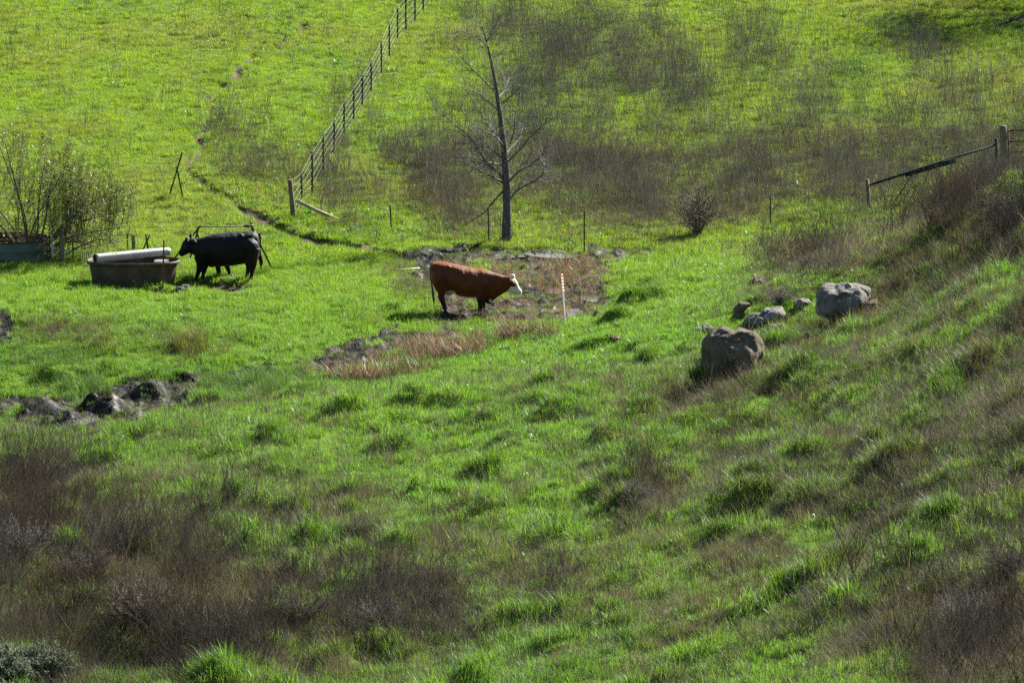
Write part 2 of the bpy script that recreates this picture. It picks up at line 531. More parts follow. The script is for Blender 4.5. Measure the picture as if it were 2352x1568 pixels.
def _tmesh(name, V, F, B, mat):
    me = bpy.data.meshes.new(name)
    me.from_pydata([tuple(p) for p in V], [], F)
    c = me.attributes.new('bv', 'FLOAT_COLOR', 'POINT')
    c.data.foreach_set('color', np.array(B, np.float32).ravel())
    me.materials.append(mat)
    return me

def stalk_mesh(name, seed, n, rad, h, w, mat, branch=3, lean=.2, heads=0):
    """dead upright stems with a few side shoots"""
    r = np.random.default_rng(seed)
    V, F, B = [], [], []
    def strand(p, d, ln, w0, segs, col, curl):
        pts = [p]
        d = d.copy()
        for s in range(segs):
            d = (d + Vector((r.normal(0, curl), r.normal(0, curl), r.normal(0, curl * .5)))).normalized()
            p = p + d * (ln / segs); pts.append(p)
        for ang in (0, 1.57):
            base = len(V)
            for s, q in enumerate(pts):
                wd = w0 * (1 - .75 * s / segs) * .5
                sd = Vector((math.cos(ang), math.sin(ang), 0)) * wd
                V.append(q - sd); V.append(q + sd); B.extend([(col, col, col, 1)] * 2)
            for s in range(segs):
                i = base + 2 * s; F.append((i, i + 1, i + 3, i + 2))
        return pts
    for _ in range(n):
        a = r.uniform(0, 6.283); q = rad * math.sqrt(r.uniform())
        d = Vector((r.normal(0, lean), r.normal(0, lean), 1)).normalized()
        ln = r.uniform(*h); col = r.uniform(.6, 1.35)
        pts = strand(Vector((q * math.cos(a), q * math.sin(a), -.03)), d, ln, w, 4, col, .07)
        for _b in range(r.integers(0, branch + 1)):
            k = r.integers(1, 4)
            az = r.uniform(0, 6.283)
            dd = Vector((math.cos(az) * .6, math.sin(az) * .6, .9)).normalized()
            strand(pts[k], dd, ln * r.uniform(.15, .4), w * .6, 3, col, .12)
    return _tmesh(name, V, F, B, mat)

def scatter(name, meshes, pos, scale, tint, rot, label=None):
    """one object: a cloud of points, each carrying a tuft"""
    n = len(pos)
    me = bpy.data.meshes.new(name)
    me.vertices.add(n)
    me.vertices.foreach_set('co', pos.astype(np.float32).ravel())
    a = me.attributes.new('tsize', 'FLOAT_VECTOR', 'POINT'); a.data.foreach_set('vector', scale.astype(np.float32).ravel())
    a = me.attributes.new('trot', 'FLOAT_VECTOR', 'POINT'); a.data.foreach_set('vector', rot.astype(np.float32).ravel())
    a = me.attributes.new('tint', 'FLOAT_COLOR', 'POINT')
    a.data.foreach_set('color', np.c_[tint, np.ones(n)].astype(np.float32).ravel())
    a = me.attributes.new('tidx', 'INT', 'POINT'); a.data.foreach_set('value', rng.integers(0, len(meshes), n).astype(np.int32))
    o = bpy.data.objects.new(name, me); COL.objects.link(o)
    tag(o, label, None, None, 'stuff')
    ng = bpy.data.node_groups.new(name + ' scatter', 'GeometryNodeTree')
    ng.interface.new_socket('Geometry', in_out='INPUT', socket_type='NodeSocketGeometry')
    ng.interface.new_socket('Geometry', in_out='OUTPUT', socket_type='NodeSocketGeometry')
    N, L = ng.nodes, ng.links
    gi, go = N.new('NodeGroupInput'), N.new('NodeGroupOutput')
    jn = N.new('GeometryNodeJoinGeometry')
    for k, m in enumerate(meshes):
        src = bpy.data.objects.new(m.name, m)
        oi = N.new('GeometryNodeObjectInfo'); oi.inputs['Object'].default_value = src; oi.inputs['As Instance'].default_value = True
        L.new(oi.outputs['Geometry'], jn.inputs[0])
    def na(nm, t):
        k = N.new('GeometryNodeInputNamedAttribute'); k.data_type = t; k.inputs[0].default_value = nm; return k.outputs[0]
    ip = N.new('GeometryNodeInstanceOnPoints')
    L.new(gi.outputs[0], ip.inputs['Points']); L.new(jn.outputs[0], ip.inputs['Instance'])
    ip.inputs['Pick Instance'].default_value = True
    L.new(na('tidx', 'INT'), ip.inputs['Instance Index'])
    e2r = N.new('FunctionNodeEulerToRotation')
    L.new(na('trot', 'FLOAT_VECTOR'), e2r.inputs[0]); L.new(e2r.outputs[0], ip.inputs['Rotation'])
    L.new(na('tsize', 'FLOAT_VECTOR'), ip.inputs['Scale'])
    L.new(ip.outputs[0], go.inputs[0])
    md = o.modifiers.new('scatter', 'NODES'); md.node_group = ng
    return o

M_GRASS = mat_blade('grass blades', .54, .48, .26, (1.2, 1.2, .6))
M_WEED = mat_blade('glossy weed leaves', .42, .45, .25)
M_DRY = mat_blade('dry straw', .38, .65, .12, (1, .95, .8))
M_STALK = mat_blade('dead stalks', .2, .7, .1, (1, 1, 1))
M_REED = mat_blade('dry reeds', .35, .5, .4, (1.1, .95, .8))

GM = [tuft_mesh('short_grass', 100 + i, 46, .17, (.05, .13), .0075, (.05, .9), (.1, .9), M_GRASS, 2, var=.2) for i in range(5)]
LM = [tuft_mesh('lush_grass', 200 + i, 46, .16, (.12, .32), .0085, (.05, .7), (.2, 1.4), M_GRASS, 3, var=.25) for i in range(5)]
WM = [tuft_mesh('weed_leaves', 300 + i, 18, .12, (.06, .16), .028, (.2, 1.1), (.1, 1.0), M_WEED, 3, taper='leaf') for i in range(4)]
DM = [tuft_mesh('dry_grass', 400 + i, 30, .16, (.18, .50), .0055, (.0, 1.0), (.2, 1.6), M_DRY, 4, var=.55) for i in range(5)]
SM = [stalk_mesh('dead_stalk', 500 + i, 6, .18, (.30, .90), .0065, M_STALK) for i in range(6)]
RM = [tuft_mesh('reed', 600 + i, 16, .15, (.18, .58), .012, (.0, .5), (-.1, 1.1), M_REED, 4, var=.5) for i in range(5)]
BM = [stalk_mesh('brush', 900 + i, 17, .26, (.35, .95), .0075, M_STALK, branch=6, lean=.38) for i in range(5)]
PM = [tuft_mesh('pale_straw', 800 + i, 2, .1, (.35, .8), .0055, (.1, .7), (.2, 1.6), M_DRY, 6, var=.4) for i in range(6)]
UM = [tuft_mesh('rush', 700 + i, 46, .13, (.22, .46), .008, (.0, .55), (.1, .9), M_GRASS, 3) for i in range(4)]

DRY = [(110, 1170, 150, 90, .8), (1050, 470, 90, 60, .6), (1450, 500, 160, 50, .55), (1330, 420, 200, 60, .6), (1650, 480, 150, 40, .5), (150, 760, 90, 25, .5), (420, 790, 90, 30, .5), (300, 1330, 230, 140, 1), (520, 1430, 250, 130, 1), (100, 1420, 200, 150, .85), (800, 1440, 180, 80, .7), (960, 1400, 140, 75, .95),
       (700, 1190, 150, 60, .45), (820, 1220, 90, 60, .45), (1050, 1260, 110, 50, .4), (1320, 1370, 180, 70, .55), (1480, 1150, 110, 70, .55),
       (2250, 1460, 190, 150, .9), (2300, 1150, 180, 160, .45), (2000, 1080, 200, 60, .3), (2150, 850, 200, 80, .35), (1750, 1050, 150, 50, .3),
       (2050, 600, 180, 60, .65), (2250, 520, 150, 80, .85), (1850, 600, 90, 40, .75), (1780, 690, 60, 28, .65), (1700, 1300, 160, 60, .35),
       (2000, 1400, 160, 90, .3), (985, 640, 70, 35, .6), (1230, 620, 120, 45, .45), (1560, 940, 140, 50, .4)]
STK = [(1450, 480, 180, 50, .5), (1050, 500, 80, 40, .5), (780, 455, 90, 50, .45), (1200, 70, 120, 60, .75), (1340, 110, 130, 65, 1), (1480, 170, 120, 90, .7), (1600, 230, 150, 110, .55), (1300, 230, 160, 100, .6), (1000, 370, 95, 60, .9),
       (1100, 330, 100, 100, .5), (1250, 330, 100, 80, .6), (1400, 420, 100, 60, .6), (1700, 400, 200, 60, .85), (1950, 390, 200, 75, 1), (2250, 300, 160, 90, 1),
       (2100, 120, 80, 50, .7), (1850, 250, 120, 90, .5), (1750, 120, 120, 70, .4), (1500, 410, 110, 60, .8), (1050, 440, 80, 50, .6), (600, 385, 90, 30, .55),
       (530, 300, 70, 40, .5), (850, 210, 22, 70, .6), (790, 300, 25, 70, .5), (740, 400, 45, 40, .5), (2352, 480, 120, 80, .5), (1450, 60, 110, 50, .4)]
LUSH = [(800, 530, 120, 30, 1), (950, 520, 150, 30, .8), (1250, 500, 150, 40, .7), (1350, 470, 100, 40, .7), (2080, 455, 90, 40, 1), (1900, 485, 110, 25, .9), (680, 520, 60, 30, .8),
        (1550, 850, 140, 45, .8), (1330, 800, 120, 30, .4), (560, 440, 100, 30, .5), (640, 70, 60, 40, .4), (520, 60, 30, 40, .8), (500, 660, 30, 12, .0), (1700, 620, 200, 60, .35)]
DARK = [(2150, 1100, 330, 330, 1), (2230, 720, 200, 200, .9), (1780, 1220, 230, 170, .55), (1500, 1330, 170, 120, .35), (1900, 1480, 250, 140, .5), (250, 800, 280, 65, .85), (60, 880, 160, 60, .7),  # painted shade: darker grass tint on the right bank; elsewhere simply darker grass
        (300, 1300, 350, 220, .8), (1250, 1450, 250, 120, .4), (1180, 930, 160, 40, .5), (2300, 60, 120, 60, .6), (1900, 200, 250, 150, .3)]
BRIGHT = [(900, 955, 380, 65, 1), (350, 680, 360, 28, .9), (1320, 830, 220, 60, .8), (1700, 560, 260, 40, .8), (950, 1080, 280, 70, .7), (1100, 1300, 200, 120, .4), (150, 200, 400, 300, .5), (800, 670, 200, 60, .6)]
REED = [[(800, 874), (730, 884), (690, 876), (760, 848), (840, 826), (910, 790), (990, 776), (1060, 774), (1180, 768), (1262, 760), (1300, 745), (1262, 772), (1150, 800), (1000, 848), (890, 866)],
        [(1215, 636), (1260, 622), (1320, 618), (1352, 632), (1345, 655), (1290, 662), (1230, 660)], [(1130, 640), (1190, 630), (1180, 655), (1140, 655)], [(1290, 600), (1340, 598), (1345, 612), (1300, 612)]]
BRUSH = [(50, 1190, 110, 70, .6), (60, 1270, 160, 110, .9), (300, 1340, 200, 120, 1), (500, 1430, 170, 110, 1), (200, 1440, 200, 100, .7), (400, 1530, 150, 70, .7), (690, 1440, 110, 60, .8), (880, 1430, 130, 65, .8), (1030, 1410, 80, 60, .8),
         (2260, 1470, 170, 120, .7), (2330, 1250, 90, 140, .4), (2330, 520, 140, 70, .8), (1860, 600, 90, 30, .25), (1480, 1150, 60, 50, .4), (1320, 1370, 100, 40, .35), (2000, 660, 120, 30, .2), (1250, 720, 60, 20, .0)]
RUSH = [[(440, 900), (480, 870), (600, 862), (730, 868), (700, 905), (560, 925), (450, 930)], [(90, 910), (80, 860), (130, 840), (230, 860), (250, 905), (180, 925)],
        [(200, 800), (230, 770), (280, 790), (270, 815)], [(395, 800), (430, 765), (480, 790), (450, 825)]]

def scatter_all():
    n = 235000
    y = 72 + (202 - 72) * np.sqrt(rng.uniform(size=n * 2) * .86 + .14 * rng.uniform(size=n * 2) ** .5) if False else rng.uniform(72, 202, n * 2)
    x = rng.uniform(-24, 24, n * 2)
    ok = np.abs(x) < .0875 * y + 2.6
    x, y = x[ok][:n], y[ok][:n]
    n = len(x)
    z = height(x, y)
    u, v = project(x, y, base_height(x, y))
    mud, dirt = masks(u, v, x, y)
    nu = u + 40 * fbm(x * .5, y * .5, 61); nv = v + 18 * fbm(x * .5, y * .5, 63)
    patch = fbm(x * .8, y * .55, 65, 3)
    clump = fbm(x * 2.6, y * 2.2, 67, 2)
    dry = np.clip(gauss(nu, nv, DRY) * (1.15 + 1.0 * patch), 0, 1)
    stk = np.clip(gauss(nu, nv, STK) * (1.25 + 1.2 * patch), 0, 1)
    lush = np.clip(gauss(nu, nv, LUSH) * (1 + .6 * patch), 0, 1)
    hill_r = np.clip((u - 1550 + (v - 900) * .15) / 500, 0, 1) * (v > 560)
    dry = np.maximum(dry, np.clip(hill_r * (.32 + 1.0 * patch), 0, 1))
    near = y < 124
    left_far = (v < 560) & (u < 1000)
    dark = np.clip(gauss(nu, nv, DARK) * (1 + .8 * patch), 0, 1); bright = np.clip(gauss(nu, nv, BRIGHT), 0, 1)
    mound = np.zeros(n)
    for (a, b, r, h) in MOUNDS:
        m = (np.abs(x - a) < 1.3 * r) & (np.abs(y - b) < 1.3 * r)
        mound[m] = np.maximum(mound[m], h * 3.2 * np.exp(-((x[m] - a) ** 2 + (y[m] - b) ** 2) / (r * r)))
    q = rng.uniform(size=n)
    bare = (mud > .5) | (dirt > .45)
    reed = np.zeros(n, bool)
    for p in REED: reed |= inpoly(u + 55 * fbm(x * 1.1, y * 1.1, 71), v + 20 * fbm(x * 1.1, y * 1.1, 73), p)
    rush = np.zeros(n, bool)
    for p in RUSH: rush |= inpoly(u + 20 * fbm(x * 1.5, y * 1.5, 75), v + 8 * fbm(x * 1.5, y * 1.5, 77), p)
    P = np.c_[x, y, z]
    def rots(k, tilt=.15, dirx=0.):
        return np.c_[rng.normal(0, tilt, k), rng.normal(dirx, tilt, k), rng.uniform(0, 6.283, k)]
    def put(name, meshes, m, base, smin, smax, tv=.25, sv=None, tilt=.15, label=None):
        k = int(m.sum())
        s = rng.uniform(smin, smax, k)
        if sv is not None: s = s * sv[m]
        t = (base[m] if hasattr(base, 'ndim') and base.ndim == 2 else np.tile(base, (k, 1))) * (1 + rng.uniform(-tv, tv, (k, 1))) * (1 + rng.uniform(-.08, .08, (k, 3)))
        print(name, k)
        return scatter(name, meshes, P[m], np.c_[s, s, s * rng.uniform(.8, 1.25, k)], t, rots(k, tilt), label)
    # colour of living grass: yellower on the far left hill, deeper on hummocks, by the creek and, as painted shade, on the right bank
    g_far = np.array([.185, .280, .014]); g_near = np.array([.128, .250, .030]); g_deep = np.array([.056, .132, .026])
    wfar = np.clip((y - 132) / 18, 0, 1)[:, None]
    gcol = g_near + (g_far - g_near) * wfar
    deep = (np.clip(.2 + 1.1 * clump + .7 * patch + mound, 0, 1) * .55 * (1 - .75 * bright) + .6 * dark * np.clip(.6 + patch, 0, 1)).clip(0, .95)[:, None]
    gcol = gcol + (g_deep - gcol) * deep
    olive = np.array([.105, .125, .030])
    hay = np.array([.20, .215, .045]); gcol = gcol + (hay - gcol) * (np.clip(.15 + 1.1 * fbm(x * .22, y * .16, 97, 3), 0, .6) * np.clip((y - 142) / 10, .12, 1))[:, None]
    gcol = gcol + (olive - gcol) * np.clip(dry * .7 + stk * .35, 0, .85)[:, None]
    thin_ = fbm(x * 1.4, y * .9, 99, 3)
    grow = ~bare & ~(reed & (thin_ > -.12))
    short = grow & (q < np.where(near, .62, .9)) & (rng.uniform(size=n) > .86 * dry) & (rng.uniform(size=n) > .7 * stk)
    size = np.where(near, 1.0, .95) * (1 + .6 * clump)
    size = np.where(left_far, size * .85, size)
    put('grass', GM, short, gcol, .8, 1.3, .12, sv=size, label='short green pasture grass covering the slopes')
    lushm = grow & ~rush & (rng.uniform(size=n) < np.clip((.02 + .22 * near * (clump > .05)) * (1 - .7 * bright) + .20 * (y > 128) * (clump > .3) + .75 * lush + mound * .75 + .35 * dark, 0, 1))
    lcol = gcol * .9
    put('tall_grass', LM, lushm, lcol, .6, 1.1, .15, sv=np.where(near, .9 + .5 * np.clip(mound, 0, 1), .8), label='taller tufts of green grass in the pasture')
    wm = grow & (rng.uniform(size=n) < np.clip(.012 + .5 * lush + .06 * near * (patch > .15), 0, 1))
    put('broadleaf_weeds', WM, wm, np.array([.07, .19, .02]), .6, 1.15, label='glossy broad leaved weeds among the grass')
    dm = ~bare & (rng.uniform(size=n) < np.clip(dry * 1.0 + .02 + near * (.04 + .3 * np.clip(patch - .05, 0, 1)) * (1 - .6 * bright) + .45 * stk * (v > 300), 0, .95))
    straw = np.array([.135, .115, .062]); grey = np.array([.088, .080, .060]); brn = np.array([.085, .060, .038])
    w1 = np.clip(.5 + fbm(x * .35, y * .35, 81), 0, 1)[:, None]; w2 = np.clip(.4 + fbm(x * .5, y * .5, 83), 0, 1)[:, None]
    dcol = (straw * w1 + grey * (1 - w1)); dcol = dcol * (1 - .5 * w2) + brn * .5 * w2
    put('dry_grass', DM, dm, dcol, .6, 1.15, .4, sv=np.where(near, 1.0, .85), tilt=.3, label='dry straw coloured grass tangled over the slopes')
    sm = ~bare & (rng.uniform(size=n) < np.clip(stk * .62 * np.clip(.55 + 1.6 * clump, .08, 1) + .03 * near + .012 * (v < 560) + .1 * dry * near, 0, 1))
    put('dead_stalks', SM, sm, np.array([.135, .123, .104]), .45, 1.35, .4, sv=np.where(near, .8, 1.0), tilt=.1, label='thin grey dead weed stalks standing in the grass')
    rm = reed & (q < np.where(v < 670, .42, .6)) & (thin_ > -.28) & (rng.uniform(size=n) < np.clip(.9 + 1.3 * thin_, .1, 1))
    rc = np.array([.16, .098, .060]); rc2 = np.array([.20, .155, .105]); rc3 = np.array([.11, .15, .035])
    ww = rng.uniform(size=(n, 1)); ww2 = (rng.uniform(size=(n, 1)) < .10 + .45 * (clump > .2)[:, None])
    rcol = rc * ww + rc2 * (1 - ww); rcol = np.where(ww2, rc3, rcol)
    put('reeds', RM, rm, rcol, .55, 1.2, .4, sv=.85 + .6 * thin_, tilt=.22, label='dead brown cattail reeds along the muddy ditch')
    um = rush & (q < .6) & (clump > -.25)
    put('rushes', UM, um, np.where((v < 830)[:, None], np.array([.10, .115, .035]), np.array([.07, .13, .035])), .5, 1.05, .25, tilt=.12, label='tall blue green rushes growing in the wet ditch')
    st = ~bare & (rng.uniform(size=n) < .008 + .03 * dry + .02 * stk + .05 * reed)
    put('pale_straws', PM, st, np.array([.30, .27, .22]), .5, 1.1, .35, tilt=.3, label='single pale bleached stems arching over the grass')
    lt = (mud > .5) & (u > 1000) & (v > 595) & (q > .84)
    put('straw_litter', DM, lt, np.array([.26, .19, .12]), .5, .9, .4, tilt=.7, label='broken tan straw lying over the mud')
    bp_ = np.clip(gauss(u + 60 * fbm(x * .6, y * .6, 85), v + 40 * fbm(x * .6, y * .6, 87), BRUSH) * (1.1 + .9 * patch), 0, 1)
    c2 = fbm(x * 1.3, y * 1.0, 95, 2)
    bm_ = ~bare & (rng.uniform(size=n) < bp_ * .30 * np.clip(.45 + 1.9 * c2, .03, 1))
    b1 = np.array([.085, .066, .048]); b2 = np.array([.105, .095, .078]); kb = np.clip(.5 + 1.2 * fbm(x * .7, y * .7, 89), 0, 1)[:, None]
    put('brush_thicket', BM, bm_, b1 * kb + b2 * (1 - kb), .7, 1.45, .35, sv=np.clip(.85 + .9 * c2, .45, 1.5), tilt=.2, label='feathery dead brown brush massed over the lower slope')
    # a few sprouts inside the mud
    mm = (mud > .5) & (q < .08 + .3 * (clump > .12))
    put('mud_sprouts', GM, mm, np.array([.10, .17, .015]), .5, .9, label='sparse grass sprouting from the mud')
scatter_all()

#PART2
# ------------------------------------------------------------------ cattle
def loft_body(bm, rings, n=20):
    """rings: (centre, axis in the plane (long), axis across, half height, half width)"""
    prev = None
    first = None
    for c, a, b, hh, hw in rings:
        vs = []
        for k in range(n):
            t = 2 * math.pi * k / n
            ct, st = math.cos(t), math.sin(t)
            e = .92
            vs.append(bm.verts.new(c + a * hh * math.copysign(abs(st) ** e, st) + b * hw * math.copysign(abs(ct) ** e, ct)))
        if prev:
            for k in range(n):
                bm.faces.new((prev[k], prev[(k + 1) % n], vs[(k + 1) % n], vs[k]))
        else:
            first = vs
        prev = vs
    bm.faces.new(list(reversed(first)))
    bm.faces.new(prev)

def loft_tube(bm, pts, radii, n=12, flat=1.0):
    mb = MB().tube(pts, radii, n)
    vs = [bm.verts.new(p) for p in mb.v]
    for f in mb.f:
        bm.faces.new([vs[i] for i in f])

def make_cow(name, px, stations, head, legs, tail, ears, coat, label, loc, rz, scale=1.0, extra=None, eyes=(), vox=.015, horn=None):
    """px(x, z) turns a point of the side view into metres (local x forward, z up)"""
    bm = bmesh.new()
    Y = Vector((0, 1, 0))
    rings = []
    for (x, t, b, hw) in stations:
        X, zt = px(x, t); _, zb = px(x, b)
        rings.append((Vector((X, 0, (zt + zb) / 2)), Vector((0, 0, 1)), Y, (zt - zb) / 2, hw))
    loft_body(bm, rings)
    if head:
        hr = []
        for (x, z, d, hw, yo) in head:
            X, Z = px(x, z); hr.append([Vector((X, yo, Z)), d, hw])
        rr = []
        for i, (c, d, hw) in enumerate(hr):
            p = hr[max(i - 1, 0)][0]; q = hr[min(i + 1, len(hr) - 1)][0]
            t = (q - p).normalized()
            side = Vector((0, 0, 1)).cross(t).normalized()
            up = t.cross(side)
            rr.append((c, up, side, d, hw))
        loft_body(bm, rr, 16)
    for chain, yo in legs:
        pts, rad = [], []
        for (x, z, r, dy) in chain:
            X, Z = px(x, z); pts.append(Vector((X, yo + dy, Z))); rad.append(r)
        loft_tube(bm, pts, rad, 12)
    if tail:
        pts = [Vector((px(x, z)[0], dy, px(x, z)[1])) for (x, z, r, dy) in tail]
        loft_tube(bm, smooth_path(pts, 3), lerp_list([t[2] for t in tail], (len(tail) - 1) * 3 + 1), 8)
    for (x0, z0, y0, x1, z1, y1, w) in ears:
        a = Vector((px(x0, z0)[0], y0, px(x0, z0)[1])); b = Vector((px(x1, z1)[0], y1, px(x1, z1)[1]))
        d = b - a
        loft_tube(bm, [a - d * .15, a + d * .2, a + d * .55, a + d * .85, b], [w * .45, w * .8, w, w * .65, w * .15], 8)
    for (x, z, y, r) in (extra or []):
        c = Vector((px(x, z)[0], y, px(x, z)[1]))
        m = bmesh.ops.create_icosphere(bm, subdivisions=2, radius=r)
        bmesh.ops.translate(bm, verts=m['verts'], vec=c)
    bmesh.ops.recalc_face_normals(bm, faces=bm.faces)
    me = bpy.data.meshes.new(name); bm.to_mesh(me); bm.free()
    o = bpy.data.objects.new(name, me); COL.objects.link(o)
    md = o.modifiers.new('r', 'REMESH'); md.mode = 'VOXEL'; md.voxel_size = vox; md.use_smooth_shade = True
    ms = o.modifiers.new('s', 'SMOOTH'); ms.factor = .5; ms.iterations = 6
    dg = bpy.context.evaluated_depsgraph_get(); dg.update()
    me2 = bpy.data.meshes.new_from_object(o.evaluated_get(dg)); me2.name = name
    o.modifiers.clear(); o.data = me2; bpy.data.meshes.remove(me)
    co = np.empty(len(me2.vertices) * 3, np.float32); me2.vertices.foreach_get('co', co); co = co.reshape(-1, 3)
    nr = np.empty(len(me2.vertices) * 3, np.float32); me2.vertices.foreach_get('normal', nr); nr = nr.reshape(-1, 3)
    # muscle and coat relief
    amp = .007 * fbm(co[:, 0] * 6 + co[:, 1] * 3, co[:, 2] * 6, 91, 2) + .003 * fbm(co[:, 0] * 26 + co[:, 1] * 9, co[:, 2] * 18, 93, 2)
    amp = amp * np.clip((co[:, 2] - .3) / .3, .2, 1)
    co = co + nr * amp[:, None]
    me2.vertices.foreach_set('co', co.astype(np.float32).ravel())
    me2.update()
    me2.polygons.foreach_set('use_smooth', np.ones(len(me2.polygons), bool))
    c = me2.attributes.new('coat', 'FLOAT_COLOR', 'POINT')
    c.data.foreach_set('color', np.c_[coat(co), np.ones(len(co))].astype(np.float32).ravel())
    me2.materials.clear(); me2.materials.append(M_COAT)
    o.location = loc; o.rotation_euler = (0, 0, rz); o.scale = (scale,) * 3
    tag(o, label, 'cow')
    for (x, z, y) in eyes:
        bm = bmesh.new(); bmesh.ops.create_uvsphere(bm, u_segments=12, v_segments=8, radius=.021)
        em = bpy.data.meshes.new('eye'); bm.to_mesh(em); bm.free(); em.materials.append(M_EYE)
        e = bpy.data.objects.new('eye', em); COL.objects.link(e); e.parent = o
        e.location = (px(x, z)[0], y, px(x, z)[1])
    return o

def coat_material():
    m, N, L, P = new_mat('short hair coat')
    a = N.new('ShaderNodeAttribute'); a.attribute_name = 'coat'
    tc = N.new('ShaderNodeTexCoord')
    mp = N.new('ShaderNodeMapping'); mp.inputs['Scale'].default_value = (40, 60, 14); L.new(tc.outputs['Object'], mp.inputs[0])
    n = N.new('ShaderNodeTexNoise'); n.inputs['Scale'].default_value = 1.6; n.inputs['Detail'].default_value = 5; L.new(mp.outputs[0], n.inputs['Vector'])
    r = N.new('ShaderNodeMapRange'); r.inputs[3].default_value = .6; r.inputs[4].default_value = 1.4; L.new(n.outputs[0], r.inputs[0])
    k = N.new('ShaderNodeVectorMath'); k.operation = 'SCALE'; L.new(a.outputs['Color'], k.inputs[0]); L.new(r.outputs[0], k.inputs['Scale'])
    L.new(k.outputs[0], P.inputs['Base Color'])
    P.inputs['Roughness'].default_value = .6; P.inputs['Specular IOR Level'].default_value = .18
    P.inputs['Sheen Weight'].default_value = 1.0; P.inputs['Sheen Roughness'].default_value = .35
    k3 = N.new('ShaderNodeVectorMath'); k3.operation = 'SCALE'; k3.inputs['Scale'].default_value = 8; L.new(a.outputs['Color'], k3.inputs[0])
    mn = N.new('ShaderNodeVectorMath'); mn.operation = 'MINIMUM'; mn.inputs[1].default_value = (.75, .75, .7); L.new(k3.outputs[0], mn.inputs[0])
    L.new(mn.outputs[0], P.inputs['Sheen Tint'])
    b = N.new('ShaderNodeBump'); b.inputs['Strength'].default_value = .6; b.inputs['Distance'].default_value = .012
    L.new(n.outputs[0], b.inputs['Height']); L.new(b.outputs[0], P.inputs['Normal'])
    return m
M_COAT = coat_material()
M_EYE = mat_noise('wet dark eye', (.01, .008, .006), (.015, .01, .008), 4, .15, 0, spec=.6)

# the red cow, facing right in the photo
RP = .001103
def rpx(x, z): return (x - 1175) * RP, (1300 - z) * RP
def red_coat(co):
    x, y, z = co[:, 0], co[:, 1], co[:, 2]
    n = fbm(x * 7 + y * 5, z * 7, 101, 3)
    red = np.array([.105, .028, .005]); drk = np.array([.068, .017, .004]); wht = np.array([.62, .54, .42])
    w = np.clip(.6 + .9 * n, 0, 1)[:, None]
    c = drk + (red - drk) * w
    legs = np.clip((.42 - z) / .1, 0, 1)[:, None]
    c = c * (1 - legs) + np.array([.016, .009, .007]) * legs
    def P(px_, pz): return rpx(px_, pz)
    # white face, poll, throat, belly and brisket
    fx, fz = P(1985, 600); gx, gz = P(1815, 850)
    d = (x - fx) * (gz - fz) - (z - fz) * (gx - fx)
    face = (d < .0 + .006 * n) & (x > P(1790, 0)[0]) 
    px0, pz0 = P(1955, 500)
    face |= (np.hypot(x - px0, z - pz0) < .082 + .015 * n) & (z > P(0, 565)[1])
    ear = (np.abs(y) > .115) & (x > P(1850, 0)[0]) & (z > P(0, 700)[1])
    face &= ~ear
    c[face] = wht * (1 + .12 * n[face])[:, None]
    bx, bz = P(650, 850)
    belly = (np.hypot((x - bx) * .8, (z - bz) * 1.4) < .095 + .03 * n) | ((z < P(0, 930)[1]) & (x > P(620, 0)[0]) & (x < P(1200, 0)[0]) & (np.abs(y) < .2) & (z > .33))
    c[belly] = wht * .8
    sx, sz = P(1485, 1010)
    c[np.hypot(x - sx, z - sz) < .035] = wht * .8
    # switch of the tail
    sw = (x < P(300, 0)[0]) & (z < .62) & (z > .1) & (x < P(285, 0)[0])
    c[sw] = np.array([.07, .05, .035])
    return c
p0 = at(1093.7, 717)
red_pos = Vector((p0.x, p0.y, p0.z - .03))
